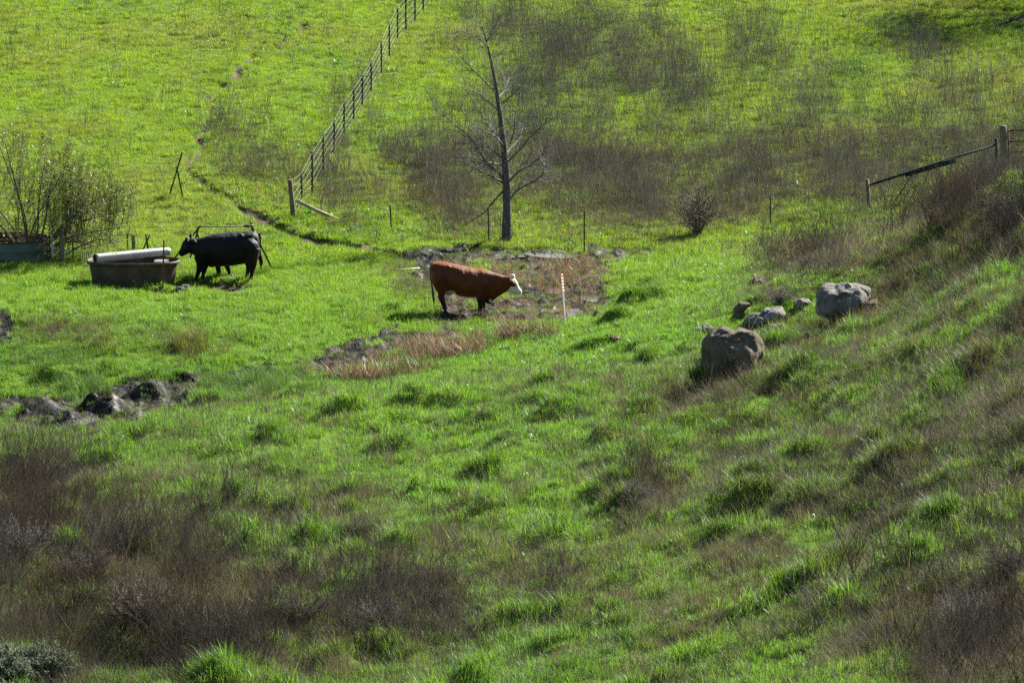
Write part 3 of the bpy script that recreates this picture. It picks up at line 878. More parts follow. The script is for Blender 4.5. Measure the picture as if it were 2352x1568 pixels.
make_cow('red_cow', rpx,
    [(212, 330, 540, .10), (250, 230, 640, .19), (350, 192, 760, .25), (480, 200, 800, .275), (600, 215, 835, .285), (800, 255, 930, .34), (1000, 308, 974, .36),
     (1180, 345, 968, .33), (1300, 334, 985, .27), (1420, 368, 1040, .23), (1540, 415, 1020, .185), (1660, 450, 930, .15), (1780, 482, 850, .125), (1880, 492, 800, .11)],
    [(1860, 585, .13, .10, 0), (1905, 640, .158, .118, -.01), (1950, 715, .160, .115, -.015), (2005, 775, .130, .098, -.02), (2062, 808, .098, .08, -.03), (2108, 832, .072, .074, -.035), (2140, 848, .048, .055, -.04)],
    [([(400, 560, .20, .0), (450, 740, .16, 0), (455, 850, .105, 0), (430, 930, .072, 0), (480, 1080, .05, 0), (520, 1190, .043, 0), (540, 1235, .05, 0), (566, 1265, .058, 0), (576, 1305, .066, 0)], -.15),
     ([(400, 560, .20, .0), (470, 740, .16, 0), (475, 850, .10, 0), (440, 920, .068, 0), (470, 1060, .05, 0), (500, 1160, .043, 0), (515, 1205, .05, 0), (540, 1240, .056, 0), (548, 1285, .064, 0)], .17),
     ([(1280, 720, .16, 0), (1275, 880, .125, 0), (1278, 1000, .085, 0), (1276, 1090, .066, 0), (1268, 1180, .048, 0), (1268, 1235, .05, 0), (1275, 1265, .056, 0), (1280, 1305, .064, 0)], -.14),
     ([(1300, 720, .16, 0), (1310, 880, .115, 0), (1318, 1000, .08, 0), (1318, 1080, .062, 0), (1325, 1160, .046, 0), (1330, 1205, .05, 0), (1340, 1235, .056, 0), (1345, 1280, .062, 0)], .15)],
    [(265, 235, .045, 0), (215, 300, .034, 0), (198, 420, .026, -.01), (212, 580, .022, -.02), (240, 760, .024, -.02), (255, 900, .034, -.02), (268, 1020, .03, -.02), (282, 1140, .008, -.02)],
    [(1925, 590, -.10, 1985, 610, -.26, .055), (1925, 590, .09, 1960, 590, .27, .055)],
    red_coat, 'rusty red cow with a white face standing in the muddy ditch', red_pos, R(-4),
    extra=[(1950, 505, 0, .068), (1440, 1010, -.05, .09), (600, 850, 0, .09), (1275, 420, 0, .10), (590, 290, -.18, .065), (590, 290, .18, .065), (1320, 640, -.13, .17), (1320, 640, .13, .17), (420, 520, -.16, .21), (420, 520, .16, .21), (265, 330, -.10, .07), (265, 330, .10, .07)], eyes=[(2010, 668, -.118), (2010, 668, .085)])

# the black cow, facing left
BP = .00115
def bpx(x, z): return (1100 - x) * BP, (1250 - z) * BP
def black_coat(co):
    x, y, z = co[:, 0], co[:, 1], co[:, 2]
    n = fbm(x * 5 + y * 4, z * 5, 111, 3)
    blk = np.array([.0035, .0035, .0045]); brn = np.array([.009, .005, .004])
    w = np.clip(.25 + n + .9 * (x < -.55) * (z < .7), 0, 1)[:, None]
    return blk + (brn - blk) * w
p0 = at(511.3, 642.8)
black_pos = Vector((p0.x, p0.y, p0.z - .015))
make_cow('black_cow', bpx,
    [(1880, 340, 560, .11), (1850, 262, 700, .2), (1760, 214, 840, .26), (1640, 208, 890, .29), (1500, 215, 915, .31), (1300, 232, 952, .36), (1100, 250, 962, .38),
     (950, 266, 968, .35), (820, 298, 965, .29), (720, 332, 940, .24), (640, 354, 860, .195), (560, 364, 760, .16), (490, 362, 712, .135), (430, 368, 692, .12)],
    [(430, 440, .13, .11, .0), (400, 500, .165, .125, .02), (355, 558, .158, .12, .03), (310, 605, .13, .098, .04), (268, 650, .098, .08, .05), (225, 690, .08, .075, .06), (198, 708, .055, .06, .065)],
    [([(650, 740, .17, 0), (650, 880, .115, 0), (622, 1000, .075, 0), (592, 1085, .06, 0), (560, 1170, .045, 0), (548, 1212, .05, 0), (536, 1235, .056, 0), (532, 1266, .062, 0)], .14),
     ([(720, 760, .16, 0), (730, 930, .10, 0), (705, 1060, .064, 0), (684, 1150, .046, 0), (678, 1198, .05, 0), (670, 1225, .055, 0), (668, 1256, .06, 0)], -.14),
     ([(1720, 560, .22, 0), (1720, 760, .17, 0), (1742, 900, .105, 0), (1735, 985, .074, 0), (1722, 1080, .052, 0), (1712, 1165, .046, 0), (1702, 1200, .052, 0), (1688, 1225, .058, 0), (1682, 1256, .063, 0)], .16),
     ([(1660, 640, .2, 0), (1630, 860, .11, 0), (1642, 970, .07, 0), (1628, 1080, .052, 0), (1604, 1175, .046, 0), (1590, 1212, .052, 0), (1572, 1240, .058, 0), (1564, 1272, .063, 0)], -.16)],
    [(1860, 250, .045, 0), (1892, 330, .034, 0), (1897, 460, .026, .01), (1890, 590, .023, .02), (1896, 690, .026, .02), (1912, 790, .04, .02), (1924, 880, .04, .02), (1915, 965, .01, .02)],
    [(455, 395, .08, 560, 425, .24, .062), (450, 380, -.06, 428, 285, -.20, .058)],
    black_coat, 'black cow drinking position beside the brown oval trough', black_pos, R(180) ,
    extra=[(360, 385, .02, .055), (880, 900, 0, .1), (1500, 290, .19, .065), (1500, 290, -.19, .065), (800, 620, .20, .18), (1690, 520, .18, .22), (1690, 520, -.18, .22)], eyes=[(318, 520, .135)])

# the calf behind it
p1 = at(511.3, 642.8); p1 = Vector((p1.x, p1.y + .62, 0)); p1.z = ground(p1.x, p1.y) - .02
def cpx(x, z): return (1100 - x) * BP, (1252 - z + 6) * BP
make_cow('black_calf', cpx,
    [(1330, 560, 830, .07), (1290, 520, 930, .14), (1180, 510, 955, .17), (1000, 520, 965, .18), (880, 530, 962, .165), (800, 545, 910, .12), (740, 540, 840, .095), (700, 530, 790, .085)],
    [(700, 560, .09, .08, 0), (690, 600, .1, .085, 0), (672, 650, .085, .07, 0), (655, 700, .055, .05, 0)],
    [([(930, 780, .11, 0), (955, 950, .068, 0), (972, 1060, .05, 0), (985, 1150, .04, 0), (984, 1195, .045, 0), (972, 1225, .052, 0), (966, 1256, .057, 0)], .1),
     ([(940, 780, .11, 0), (965, 950, .068, 0), (990, 1060, .05, 0), (1005, 1150, .04, 0), (1004, 1195, .045, 0), (992, 1225, .05, 0), (988, 1252, .055, 0)], -.1),
     ([(1180, 740, .14, 0), (1150, 900, .105, 0), (1180, 1030, .064, 0), (1215, 1130, .05, 0), (1238, 1190, .05, 0), (1250, 1225, .056, 0), (1256, 1258, .06, 0)], .11),
     ([(1180, 740, .14, 0), (1140, 900, .1, 0), (1170, 1030, .062, 0), (1205, 1130, .048, 0), (1226, 1190, .048, 0), (1238, 1225, .052, 0), (1244, 1256, .056, 0)], -.11)],
    [(1325, 560, .02, 0), (1345, 640, .016, 0), (1345, 760, .018, 0), (1340, 860, .008, 0)], [(700, 555, .06, 735, 570, .16, .045), (700, 555, -.06, 735, 560, -.16, .045)],
    black_coat, 'young black calf mostly hidden behind the larger black cow', p1, R(180), vox=.014)

# ------------------------------------------------------------------ stock tanks
def oval_ring(cx, cy, rx, ry, z, n=56, e=.8):
    out = []
    for k in range(n):
        t = 2 * math.pi * k / n
        c, s = math.cos(t), math.sin(t)
        out.append(Vector((cx + rx * math.copysign(abs(c) ** e, c), cy + ry * math.copysign(abs(s) ** e, s), z)))
    return out

def loft_rings(mb, rings, closed_bottom=True):
    n = len(rings[0]); base = len(mb.v)
    vs = [p for r in rings for p in r]
    fs = []
    for i in range(len(rings) - 1):
        for k in range(n):
            fs.append((i * n + k, i * n + (k + 1) % n, (i + 1) * n + (k + 1) % n, (i + 1) * n + k))
    return mb.add(vs, fs)

M_TROUGH = mat_noise('brown plastic tank', (.050, .033, .022), (.095, .066, .046), 3.5, .65, .25, 40, c3=(.062, .042, .029), spec=.25)
M_WATER = mat_noise('dark trough water', (.012, .014, .014), (.018, .02, .018), 2, .05, .03, 6, spec=.5)
M_TUBE = mat_noise('dull white tube', (.30, .285, .27), (.40, .38, .355), 3, .5, .15, 20, spec=.4)
M_DARKIN = mat_noise('dark inside of tube', (.03, .024, .02), (.06, .045, .035), 6, .9, .2)
M_PLANK = mat_noise('pale slats', (.30, .28, .25), (.42, .40, .36), 8, .7, .2)

tp = at(300, 660)
T0 = Vector((tp.x, tp.y + .62, 0)); T0.z = ground(T0.x, T0.y) - .06
trough = empty('water_trough', T0, 0, 'brown oval plastic stock trough full of dark water', 'trough')
W2, D2, HT = 1.125, .70, .60
mb = MB()
loft_rings(mb, [oval_ring(.03, 0, W2 * s, D2 * s, z) for s, z in [(.86, 0), (.875, .08), (.90, .25), (.925, .42), (.945, .53)]])
mb.add(oval_ring(.03, 0, W2 * .86, D2 * .86, .012), [tuple(range(56))])
mb.build('tank_wall', M_TROUGH, trough)
mb = MB()
loft_rings(mb, [oval_ring(.03, 0, W2 * s, D2 * q, z) for s, q, z in [(.945, .945, .53), (.985, .98, .535), (1.0, 1.0, .555), (1.0, 1.0, .60), (.985, .98, .615), (.955, .945, .612), (.94, .92, .59), (.93, .905, .50), (.92, .89, .36)]])
mb.build('rim', M_TROUGH, trough)
MB().add(oval_ring(.03, 0, W2 * .925, D2 * .905, .46), [tuple(range(56))]).build('water', M_WATER, trough, smooth=False)
# slatted float valve cover inside the right end
mb = MB()
mb.box((.70, .18, .50), (.30, .34, .10))
mb.build('float_box', M_DARKIN, trough, smooth=False)
mb = MB()
for yy in (.02, .13, .24, .35): mb.box((.70, yy, .558), (.34, .045, .016))
mb.build('float_box_slats', M_PLANK, trough, smooth=False)
for (dx, dy) in ((.22, -.22), (.28, .06)):
    f = MB().box((0, 0, .02), (.075, .05, .05)).build('float_block', M_PLANK, None, smooth=False, loc=T0 + Vector((dx, dy, .46)))
    tag(f, 'small pale float block on the trough water, ' + ('nearer the front rim' if dy < 0 else 'nearer the white tube'), 'float')

# white tube lying across the rims
a = T0 + Vector((-.86, -.42, .70)); b = T0 + Vector((.83, .72, .715))
mb = MB()
d = (b - a).normalized(); up = Vector((0, 0, 1)); sd = d.cross(up).normalized(); up = sd.cross(d)
def tring(p, r, n=28): return [p + (sd * math.cos(2 * math.pi * k / n) + up * math.sin(2 * math.pi * k / n)) * r for k in range(n)]
loft_rings(mb, [tring(a, .098), tring(a, .104)] + [tring(a + (b - a) * t, .104) for t in (.03, .25, .5, .75, .96)] + [tring(b, .10), tring(b + d * .03, .085), tring(b + d * .045, .05), tring(b + d * .05, .005)])
mb.v = [tuple(Vector(p) - a) for p in mb.v]
tube = mb.build('tank_cover_tube', M_TUBE, None, loc=a)
tag(tube, 'dull white plastic tube laid across the rims of the brown trough', 'tube')
mb = MB()
loft_rings(mb, [[p - a for p in tring(a - d * .001, .098)], [p - a for p in tring(a + d * .05, .095)], [p - a for p in tring(a + d * .052, .001)]])
mb.build('open_end', M_DARKIN, tube, smooth=False)
for t in (.22, .265):
    mb = MB()
    c = (b - a) * t + up * .088 - sd * (-.056)
    nn = (up * .088 + sd * .056).normalized()
    mb.tube([c - nn * .002, c + nn * .003], [.014, .014], 10)
    mb.build('drilled_hole', M_DARKIN, tube, smooth=False)

# folded wire panel behind the trough's left end
mb = MB()
q0 = T0 + Vector((-.98, .52, 0)); q0.z = ground(q0.x, q0.y)
for i in range(12): mb.tube([(i * .05 - .28, 0, 0), (i * .05 - .28, .02, .62)], .003, 4)
for i in range(9): mb.tube([(-.28, .002 * i, .04 + i * .07), (.27, .002 * i, .04 + i * .07)], .003, 4)
tag(mb.build('wire_screen', M_WIRE, None, loc=q0), 'small grey wire mesh panel standing at the left end of the trough', 'wire screen')

# round galvanised tank at the left edge
def mat_tank():
    m, N, L, P = new_mat('teal painted galvanised steel')
    tc = N.new('ShaderNodeTexCoord')
    n = N.new('ShaderNodeTexNoise'); n.inputs['Scale'].default_value = 3.5; n.inputs['Detail'].default_value = 7; L.new(tc.outputs['Object'], n.inputs['Vector'])
    r = N.new('ShaderNodeValToRGB'); e = r.color_ramp.elements
    e[0].position, e[0].color = .34, (.10, .075, .05, 1); e[1].position, e[1].color = .46, (.055, .085, .078, 1)
    k = e.new(.7); k.color = (.085, .125, .112, 1)
    L.new(n.outputs[0], r.inputs[0]); L.new(r.outputs[0], P.inputs['Base Color']); P.inputs['Roughness'].default_value = .55
    return m
M_TANK = mat_tank()
M_RUSTIN = mat_noise('rusted inside', (.045, .022, .014), (.11, .055, .032), 5, .9, .4)
t1 = at(20, 606)
K0 = Vector((t1.x + .0 - .16, t1.y + 1.07, 0)); K0.z = ground(K0.x, K0.y) - .12
tank = empty('stock_tank', K0, 0, 'round teal and rust steel tank behind the bare stemmed willow', 'tank')
mb = MB()
RR = 1.05
loft_rings(mb, [oval_ring(0, 0, RR * s, RR * s, z, 72, 1) for s, z in [(1, 0), (1, .12), (1.012, .16), (1.0, .2), (1, .36), (1.012, .40), (1, .44), (1, .60)]])
mb.build('tank_wall', M_TANK, tank)
mb = MB()
loft_rings(mb, [oval_ring(0, 0, RR * s, RR * s, z, 72, 1) for s, z in [(1, .60), (1.016, .605), (1.02, .625), (1.0, .64), (.985, .62), (.98, .5), (.98, .02)]])
mb.add(oval_ring(0, 0, RR * .978, RR * .978, .03, 72, 1), [tuple(range(72))])
mb.build('rusty_lining', M_RUSTIN, tank)

# ------------------------------------------------------------------ posts
def frame(d, yaw=0.):
    z = d.normalized(); x = Vector((math.cos(yaw), math.sin(yaw), 0)); x = (x - z * x.dot(z)).normalized(); y = z.cross(x)
    return Matrix((x, y, z)).transposed()

def tpost(mb, base, top, w=.034, studs=True):
    base, top = Vector(base), Vector(top)
    d = (top - base); ln = d.length; d.normalize()
    rot = frame(d, .35)
    c = (base + top) / 2
    mb.box(c, (w, .008, ln), rot)
    mb.box(c + rot @ Vector((0, .017, 0)), (.008, .026, ln), rot)
    if studs:
        k = int(ln / .055)
        for i in range(k):
            mb.box(base + d * (.03 + i * .055) + rot @ Vector((0, -.009, 0)), (.014, .010, .018), rot)

def post_thing(name, u, v, top_uv, label, cat='post', D=None, mat=None, kind='t', r=.05, group=None, dy=0.):
    p = at(u, v, D)
    x, y, z = cpD(top_uv[0], top_uv[1], p.y + dy)
    p.z -= .08
    top = Vector((x, y, z)) - p
    mb = MB()
    if kind == 't': tpost(mb, (0, 0, 0), top)
    else: mb.tube(smooth_path([(0, 0, 0), top * .5 + Vector((.004, 0, 0)), top * .97, top], 2), [r * 1.08] * 3 + [r] * 2 + [r * .98, r * .9], 12, jit=.03)
    return tag(mb.build(name, mat or M_TPOST, None, smooth=(kind != 't'), loc=p), label, cat, group)

post_thing('rusty_post', 373.5, 662, (376.5, 551), 'rusty studded steel post standing in front of the trough', mat=M_RUST)
post_thing('wooden_post', 142, 603, (141, 533), 'dark wooden post under the willow beside the white standpipe', kind='w', r=.055, mat=M_WOOD, D=at(142, 603).y)
post_thing('steel_post', 168, 606, (167, 538), 'thin steel post between the wooden post and the trough', D=at(168, 603).y)
post_thing('steel_post', 197, 592, (194, 548), 'thin steel post rising just behind the left end of the trough', D=at(197, 598).y + 1.8)
post_thing('steel_post', 38, 560, (36, 500), 'thin steel post rising behind the round tank', D=at(38, 570).y)
post_thing('steel_post', 114, 605, (113, 535), 'thin steel post on the left of the white standpipe', D=at(114, 604).y)
post_thing('steel_post', 294, 592, (292, 538), 'thin steel post behind the trough, left of the short wooden post', D=at(294, 575).y)
post_thing('short_post', 308, 588, (306, 539), 'short weathered wooden post behind the trough', kind='w', r=.05, mat=M_WOOD, D=at(308, 577).y)

# crossed steel posts
def crossed(u, v, legs, label, dgap=.06, bar=None, name='crossed_posts', D=None, cat='crossed posts'):
    base = at(u, v, D)
    o = empty(name, base, 0, label, cat)
    for i, (a, b) in enumerate(legs):
        xa, ya, za = cpD(a[0], a[1], base.y + (i % 3 - 1) * dgap); xb, yb, zb = cpD(b[0], b[1], base.y + (i % 3 - 1) * dgap)
        mb = MB(); tpost(mb, Vector((xa, ya, za)) - base, Vector((xb, yb, zb)) - base, .04)
        mb.build('leg', M_TPOST, o, smooth=False)
    return o, base
crossed(403, 452, [((387, 456), (418.5, 350)), ((420, 454), (405.5, 383))], 'two tall crossed steel posts at the foot of the left pasture')
crossed(332, 583, [((322.5, 586), (344, 540)), ((343, 586), (334.5, 538))], 'two short crossed steel posts behind the trough')
sh, sb = crossed(510, 622, [((402, 592), (461, 518)), ((437, 592), (457, 519)), ((474, 600), (452, 535)), ((628, 624), (576, 516)), ((602, 626), (579, 520))],
                 'steel A-frame rack with a long bar above the black cow', name='post_rack', D=141.6, cat='rack')
def rel(u, v, D, o): return Vector(cpD(u, v, D)) - o
mb = MB(); mb.tube([rel(453, 521, 141.55, sb), rel(520, 520.5, 141.55, sb), rel(585, 517.5, 141.55, sb)], .017, 8)
mb.build('bar', M_WOODL, sh)
mb = MB(); mb.box(rel(566.5, 519, 141.5, sb), (.14, .05, .055)); mb.build('clamp', M_TPOST, sh, smooth=False)
mb = MB(); tpost(mb, rel(579, 530, 141.62, sb), rel(577, 512, 141.62, sb)); mb.build('bar_stop', M_TPOST, sh, smooth=False)

# white standpipe
sp = at(121, 606); sp = at(121, 606, at(121, 603).y + .05)
pipe = empty('standpipe', sp, 0, 'white plastic standpipe with valve under the willow', 'standpipe')
M_PVC = mat_noise('white plastic pipe', (.42, .44, .43), (.55, .56, .54), 5, .5, .1)
MB().tube([(0, 0, -.05), (0, 0, .50)], .034, 12).build('riser', M_PVC, pipe)
MB().tube([(0, 0, .30), (.06, 0, .32), (.14, -.01, .335), (.26, 0, .33), (.33, .0, .27), (.40, .01, .17)], [.02, .026, .022, .022, .02, .018], 10).build('branch_pipe', M_PVC, pipe)
MB().tube([(0, 0, .50), (0, 0, .53), (0, 0, .57), (.01, 0, .70)], [.04, .045, .03, .012], 12).build('valve', M_WIRE, pipe)

# dark lump by the trough, white pole in the grass
M_DUNG = mat_noise('dark dung and ash', (.02, .018, .017), (.16, .15, .14), 12, .9, 1, 20, c3=(.05, .046, .042))
def blob(name, u, v, rx, ry, rz, mat, label, cat, seed, rough=.35, sub=4):
    p = at(u, v)
    bm = bmesh.new(); bmesh.ops.create_icosphere(bm, subdivisions=sub, radius=1)
    for w in bm.verts:
        q = Vector(w.co)
        k = 1 + rough * mnoise.fractal(q * 1.7 + Vector((seed, 0, 0)), 1, 2, 5)
        w.co = Vector((q.x * rx * k, q.y * ry * k, max(q.z, -.3) * rz * k))
    me = bpy.data.meshes.new(name); bm.to_mesh(me); bm.free(); me.materials.append(mat)
    me.polygons.foreach_set('use_smooth', np.ones(len(me.polygons), bool))
    o = bpy.data.objects.new(name, me); COL.objects.link(o); o.location = p
    return tag(o, label, cat)
blob('dung_heap', 420, 671, .21, .2, .13, M_DUNG, 'dark grey lumpy heap on the bare dirt right of the trough', 'heap', 3.3, .55)
wp = at(928, 623)
MB().tube([rel(892, 620.5, wp.y - .2, wp), rel(928, 618, wp.y, wp), rel(963.5, 615.5, wp.y + .3, wp)], .013, 8).build('white_pole', M_PVC, None, loc=wp)
tag(bpy.data.objects['white_pole'], 'thin white pole lying in the grass behind the red cow', 'pole')

# ------------------------------------------------------------------ rail fence with woven wire climbing the far hill
fp = [(675, 504, 666, 413, 'w'), (693, 462, 692, 397, 't'), (717, 449, 716.5, 348, 't'), (742, 397, 742, 310, 't'), (767, 353, 767, 275, 't'), (790, 312, 790, 232, 't'), (812, 280, 812, 202, 't'),
      (832, 245, 832, 172, 't'), (852, 212, 852, 139, 't'), (876, 171, 875.5, 94, 't'), (894, 131, 894, 52, 't'), (913, 92, 913, 14, 't'), (932, 74, 932, -8, 't'), (953, 53, 953, -30, 't'),
      (972, 28, 972, -54, 't'), (991, 5, 991, -76, 't'), (1010, -18, 1010, -96, 't')]
f0 = at(675, 504)
fence = empty('wire_fence', f0, 0, 'woven wire fence on steel posts climbing the far hillside', 'fence')
M_TIP = mat_noise('pale post tip', (.45, .45, .42), (.55, .55, .52), 9, .6, 0)
feet, tops = [], []
for i, (ub, vb, ut, vt, k) in enumerate(fp):
    if i == 0:
        b = f0.copy()
    else:
        # spaced evenly along the fence line by the ground itself
        b = at(ub, vb)
    t = Vector(cpD(ut, vt, b.y))
    feet.append(b); tops.append(t)
    mb = MB()
    lo = b - Vector((0, 0, .1)) - f0
    if k == 'w':
        mb.tube([lo, (lo + t - f0) / 2, t - f0 - Vector((0, 0, .02)), t - f0], [.066, .064, .062, .055], 14)
        mb.build('end_post', M_WOOD, fence)
    else:
        tpost(mb, lo, t - f0, .055)
        po = mb.build('post', M_TPOST, fence, smooth=False)
        mb = MB(); d = (t - b).normalized()
        mb.box(t - f0 - d * .05, (.044, .012, .11)); mb.build('pale_tip', M_TIP, po, smooth=False)
mb = MB()
hs = (.06, .22, .40, .60, .80, .97)
for hfrac in hs:
    pts = []
    for i in range(len(feet)):
        pts.append(feet[i] + (tops[i] - feet[i]) * hfrac - f0)
    for a, b in zip(pts[:-1], pts[1:]):
        sag = (a + b) / 2 - Vector((0, 0, .012))
        mb.tube([a, sag, b], .003, 4, cap=False)
for i in range(len(feet) - 1):
    n = 9
    for j in range(n):
        t = (j + .5) / n
        lo = feet[i].lerp(feet[i + 1], t); hi = tops[i].lerp(tops[i + 1], t)
        mb.tube([lo + (hi - lo) * .04 - f0, lo + (hi - lo) * .84 - f0], .0014, 3, cap=False)
mb.build('wire_mesh', M_WIRE, fence)

r0 = at(778, 507)
ra = Vector(cpD(681, 461, f0.y - .03)) - r0
MB().tube([ra, ra * .5 + Vector((0, 0, -.01)), (0, 0, .02)], [.045, .05, .046], 12, jit=.04).build('fallen_rail', M_WOODL, None, loc=r0)
tag(bpy.data.objects['fallen_rail'], 'round pale wooden rail sloping from the fence end post to the ground', 'rail')

# single old posts along the foot of the hill
G1 = 'old steel posts along the foot of the hill'
for (ub, vb, ut, vt, lb) in [(899, 532, 896, 471, 'thin old steel post in green weeds between the fallen rail and the bare tree'), (1123, 553, 1121, 478, 'thin old steel post just left of the bare tree trunk'),
                             (1342, 580, 1342, 484, 'thin old steel post at the mud edge right of the bare tree'), (1770, 519, 1769, 449, 'thin old steel post between the dry bush and the sloping beam')]:
    post_thing('old_post', ub, vb, (ut, vt), lb, group=G1)

# marker post with a brown sign
mp = at(1298.5, 742)
mk = empty('marker_post', mp, 0, 'slim leaning marker post with a brown and white sign, beside the marsh', 'marker post')
tp_ = Vector(cpD(1290, 629, mp.y)) - mp
d = tp_.normalized(); rot = frame(d, 1.12); ln = tp_.length
M_GREYP = mat_noise('grey fibreglass', (.20, .21, .21), (.30, .31, .30), 9, .6, .1)
M_BROWN = mat_noise('brown sign face', (.24, .12, .05), (.32, .16, .07), 9, .6, 0)
M_WHITE = mat_noise('white sign paint', (.80, .80, .78), (.88, .88, .86), 9, .6, 0)
MB().box(d * (ln * .31 - .06), (.085, .012, ln * .62 + .12), rot).build('post', M_GREYP, mk, smooth=False)
sg = MB().box(d * (ln * .81), (.135, .012, ln * .38), rot).build('sign', M_BROWN, mk, smooth=False)
mb = MB()
for i in range(5):
    c = d * (ln * (.665 + i * .062))
    mb.box(c + rot @ Vector((0, -.008, 0)), (.105, .004, .028), rot @ Matrix.Rotation(.38, 3, 'Y'))
mb.box(d * (ln * .985) + rot @ Vector((0, -.008, 0)), (.06, .004, .02), rot)
mb.build('lettering', M_WHITE, sg, smooth=False)

# ------------------------------------------------------------------ beam and gate on the right
D1 = 150.5
M_BEAM = mat_noise('dark green painted pipe', (.010, .022, .020), (.018, .036, .032), 10, .85, .15, spec=.1)
b0 = at(1997, 501, D1)
beam = empty('brace_fence', b0, 0, 'dark sloping pipe brace on two posts near the gate', 'brace')
def bp(u, v, D=D1): return Vector(cpD(u, v, D)) - b0
zz = Vector((0, 0, -.1))
MB().tube([bp(1997.5, 503), bp(1995, 460), bp(1992, 412)], [.05, .048, .047], 12).build('post', M_WOOD, beam)
MB().tube([bp(2294, 420, D1 + 1), bp(2290, 370, D1 + 1), bp(2288, 318.7, D1 + 1)], [.042, .042, .042], 12).build('post', M_BEAM, beam)
MB().tube([bp(1995, 426), bp(2085, 397), bp(2190, 363, D1 + .6), bp(2286, 333, D1 + 1)], [.030, .034, .034, .030], 12).build('rail', M_BEAM, beam)
q = [bp(2082, 402.5, D1 + .25), bp(2192, 367, D1 + .6)]
dd = (q[1] - q[0]); rot = Matrix.Rotation(-math.atan2(dd.z, dd.x), 3, 'Y')
MB().box((q[0] + q[1]) / 2, (dd.length, .07, .125), rot).build('lashed_plank', M_BEAM, beam, smooth=False)
MB().tube([bp(2094, 404), bp(2060, 455), bp(2030, 502, D1 - .2)], .014, 8).build('strut', M_BEAM, beam)
MB().tube([bp(2191, 373, D1 + .6), bp(2220, 395, D1 + .4), bp(2252, 417, D1 + .3)], .014, 8).build('strut', M_TPOST, beam)

DG = 152.5
g0 = at(2304, 400, DG)
MB().tube([Vector(cpD(2306, 405, DG)) - g0, Vector(cpD(2305, 345, DG)) - g0, Vector(cpD(2304.5, 292, DG)) - g0, Vector(cpD(2304.5, 288.6, DG)) - g0], [.088, .085, .082, .07], 16, jit=.03).build('gate_post', M_WOOD, None, loc=g0)
tag(bpy.data.objects['gate_post'], 'thick round wooden gate post at the right edge', 'post')
gt = empty('metal_gate', at(2316, 400, DG + .05), 0, 'rusty tubular metal farm gate hung on the thick wooden post', 'gate')
go_ = Vector(gt.location)
def gp(u, v): return Vector(cpD(u, v, DG + .05)) - go_
GW = 2.9
for (v0, v1) in ((300.6, 297.5), (326, 322.5), (350.5, 347), (375, 371.5), (396, 392)):
    a = gp(2316, v0); e = a + Vector((GW, .3, .003 * GW * 12))
    MB().tube([a, e], .021, 8).build('bar', M_RUST, gt)
MB().tube([gp(2316, 297), gp(2317, 398)], .024, 10).build('hinge_stile', M_RUST, gt)
a = gp(2316, 296) + Vector((GW, .3, .1)); MB().tube([a, a - Vector((0, 0, 1.17))], .024, 10).build('latch_stile', M_RUST, gt)
MB().tube([gp(2308, 299), gp(2317, 299)], .015, 8).build('hinge', M_TPOST, gt)
MB().tube([gp(2308, 372), gp(2317, 372)], .015, 8).build('hinge', M_TPOST, gt)

# ------------------------------------------------------------------ boulders
def mat_rock(name, c1, c2, lich, warm):
    m, N, L, P = new_mat(name)
    tc = N.new('ShaderNodeTexCoord')
    def nz(s, d=7):
        n = N.new('ShaderNodeTexNoise'); n.inputs['Scale'].default_value = s; n.inputs['Detail'].default_value = d; n.inputs['Roughness'].default_value = .65
        L.new(tc.outputs['Object'], n.inputs['Vector']); return n.outputs[0]
    def ramp(f, a, b, p, q):
        r = N.new('ShaderNodeValToRGB'); r.color_ramp.elements[0].color = (*a, 1); r.color_ramp.elements[1].color = (*b, 1)
        r.color_ramp.elements[0].position = p; r.color_ramp.elements[1].position = q; L.new(f, r.inputs[0]); return r.outputs[0]
    def mix(f, a, b):
        k = N.new('ShaderNodeMix'); k.data_type = 'RGBA'; L.new(f, k.inputs[0]); L.new(a, k.inputs[6])
        if hasattr(b, 'links'): L.new(b, k.inputs[7])
        else: k.inputs[7].default_value = (*b, 1)
        return k.outputs[2]
    c = ramp(nz(2.2), c1, c2, .35, .65)
    c = mix(ramp(nz(5.5), (0, 0, 0), (1, 1, 1), .55, .63), c, lich)
    c = mix(ramp(nz(3.1), (0, 0, 0), (.8, .8, .8), .56, .70), c, warm)
    c = mix(ramp(nz(19), (0, 0, 0), (.7, .7, .7), .60, .66), c, (.03, .028, .026))
    L.new(c, P.inputs['Base Color']); P.inputs['Roughness'].default_value = .92; P.inputs['Specular IOR Level'].default_value = .2
    v = N.new('ShaderNodeTexVoronoi'); v.feature = 'DISTANCE_TO_EDGE'; v.inputs['Scale'].default_value = 3.2
    L.new(tc.outputs['Object'], v.inputs['Vector'])
    b1 = N.new('ShaderNodeBump'); b1.inputs['Strength'].default_value = .9; b1.inputs['Distance'].default_value = .06; L.new(nz(9), b1.inputs['Height'])
    b2 = N.new('ShaderNodeBump'); b2.inputs['Strength'].default_value = .5; b2.inputs['Distance'].default_value = .02; L.new(nz(38), b2.inputs['Height']); L.new(b1.outputs[0], b2.inputs['Normal'])
    L.new(b2.outputs[0], P.inputs['Normal'])
    return m
M_ROCK1 = mat_rock('brown sandstone with lichen', (.078, .060, .040), (.130, .106, .073), (.14, .13, .105), (.19, .14, .065))
M_ROCK2 = mat_rock('grey lichened stone', (.085, .082, .074), (.18, .17, .15), (.25, .25, .22), (.17, .155, .11))
M_ROCK3 = mat_rock('reddish brown stone', (.055, .038, .03), (.13, .095, .07), (.15, .135, .105), (.15, .105, .065))

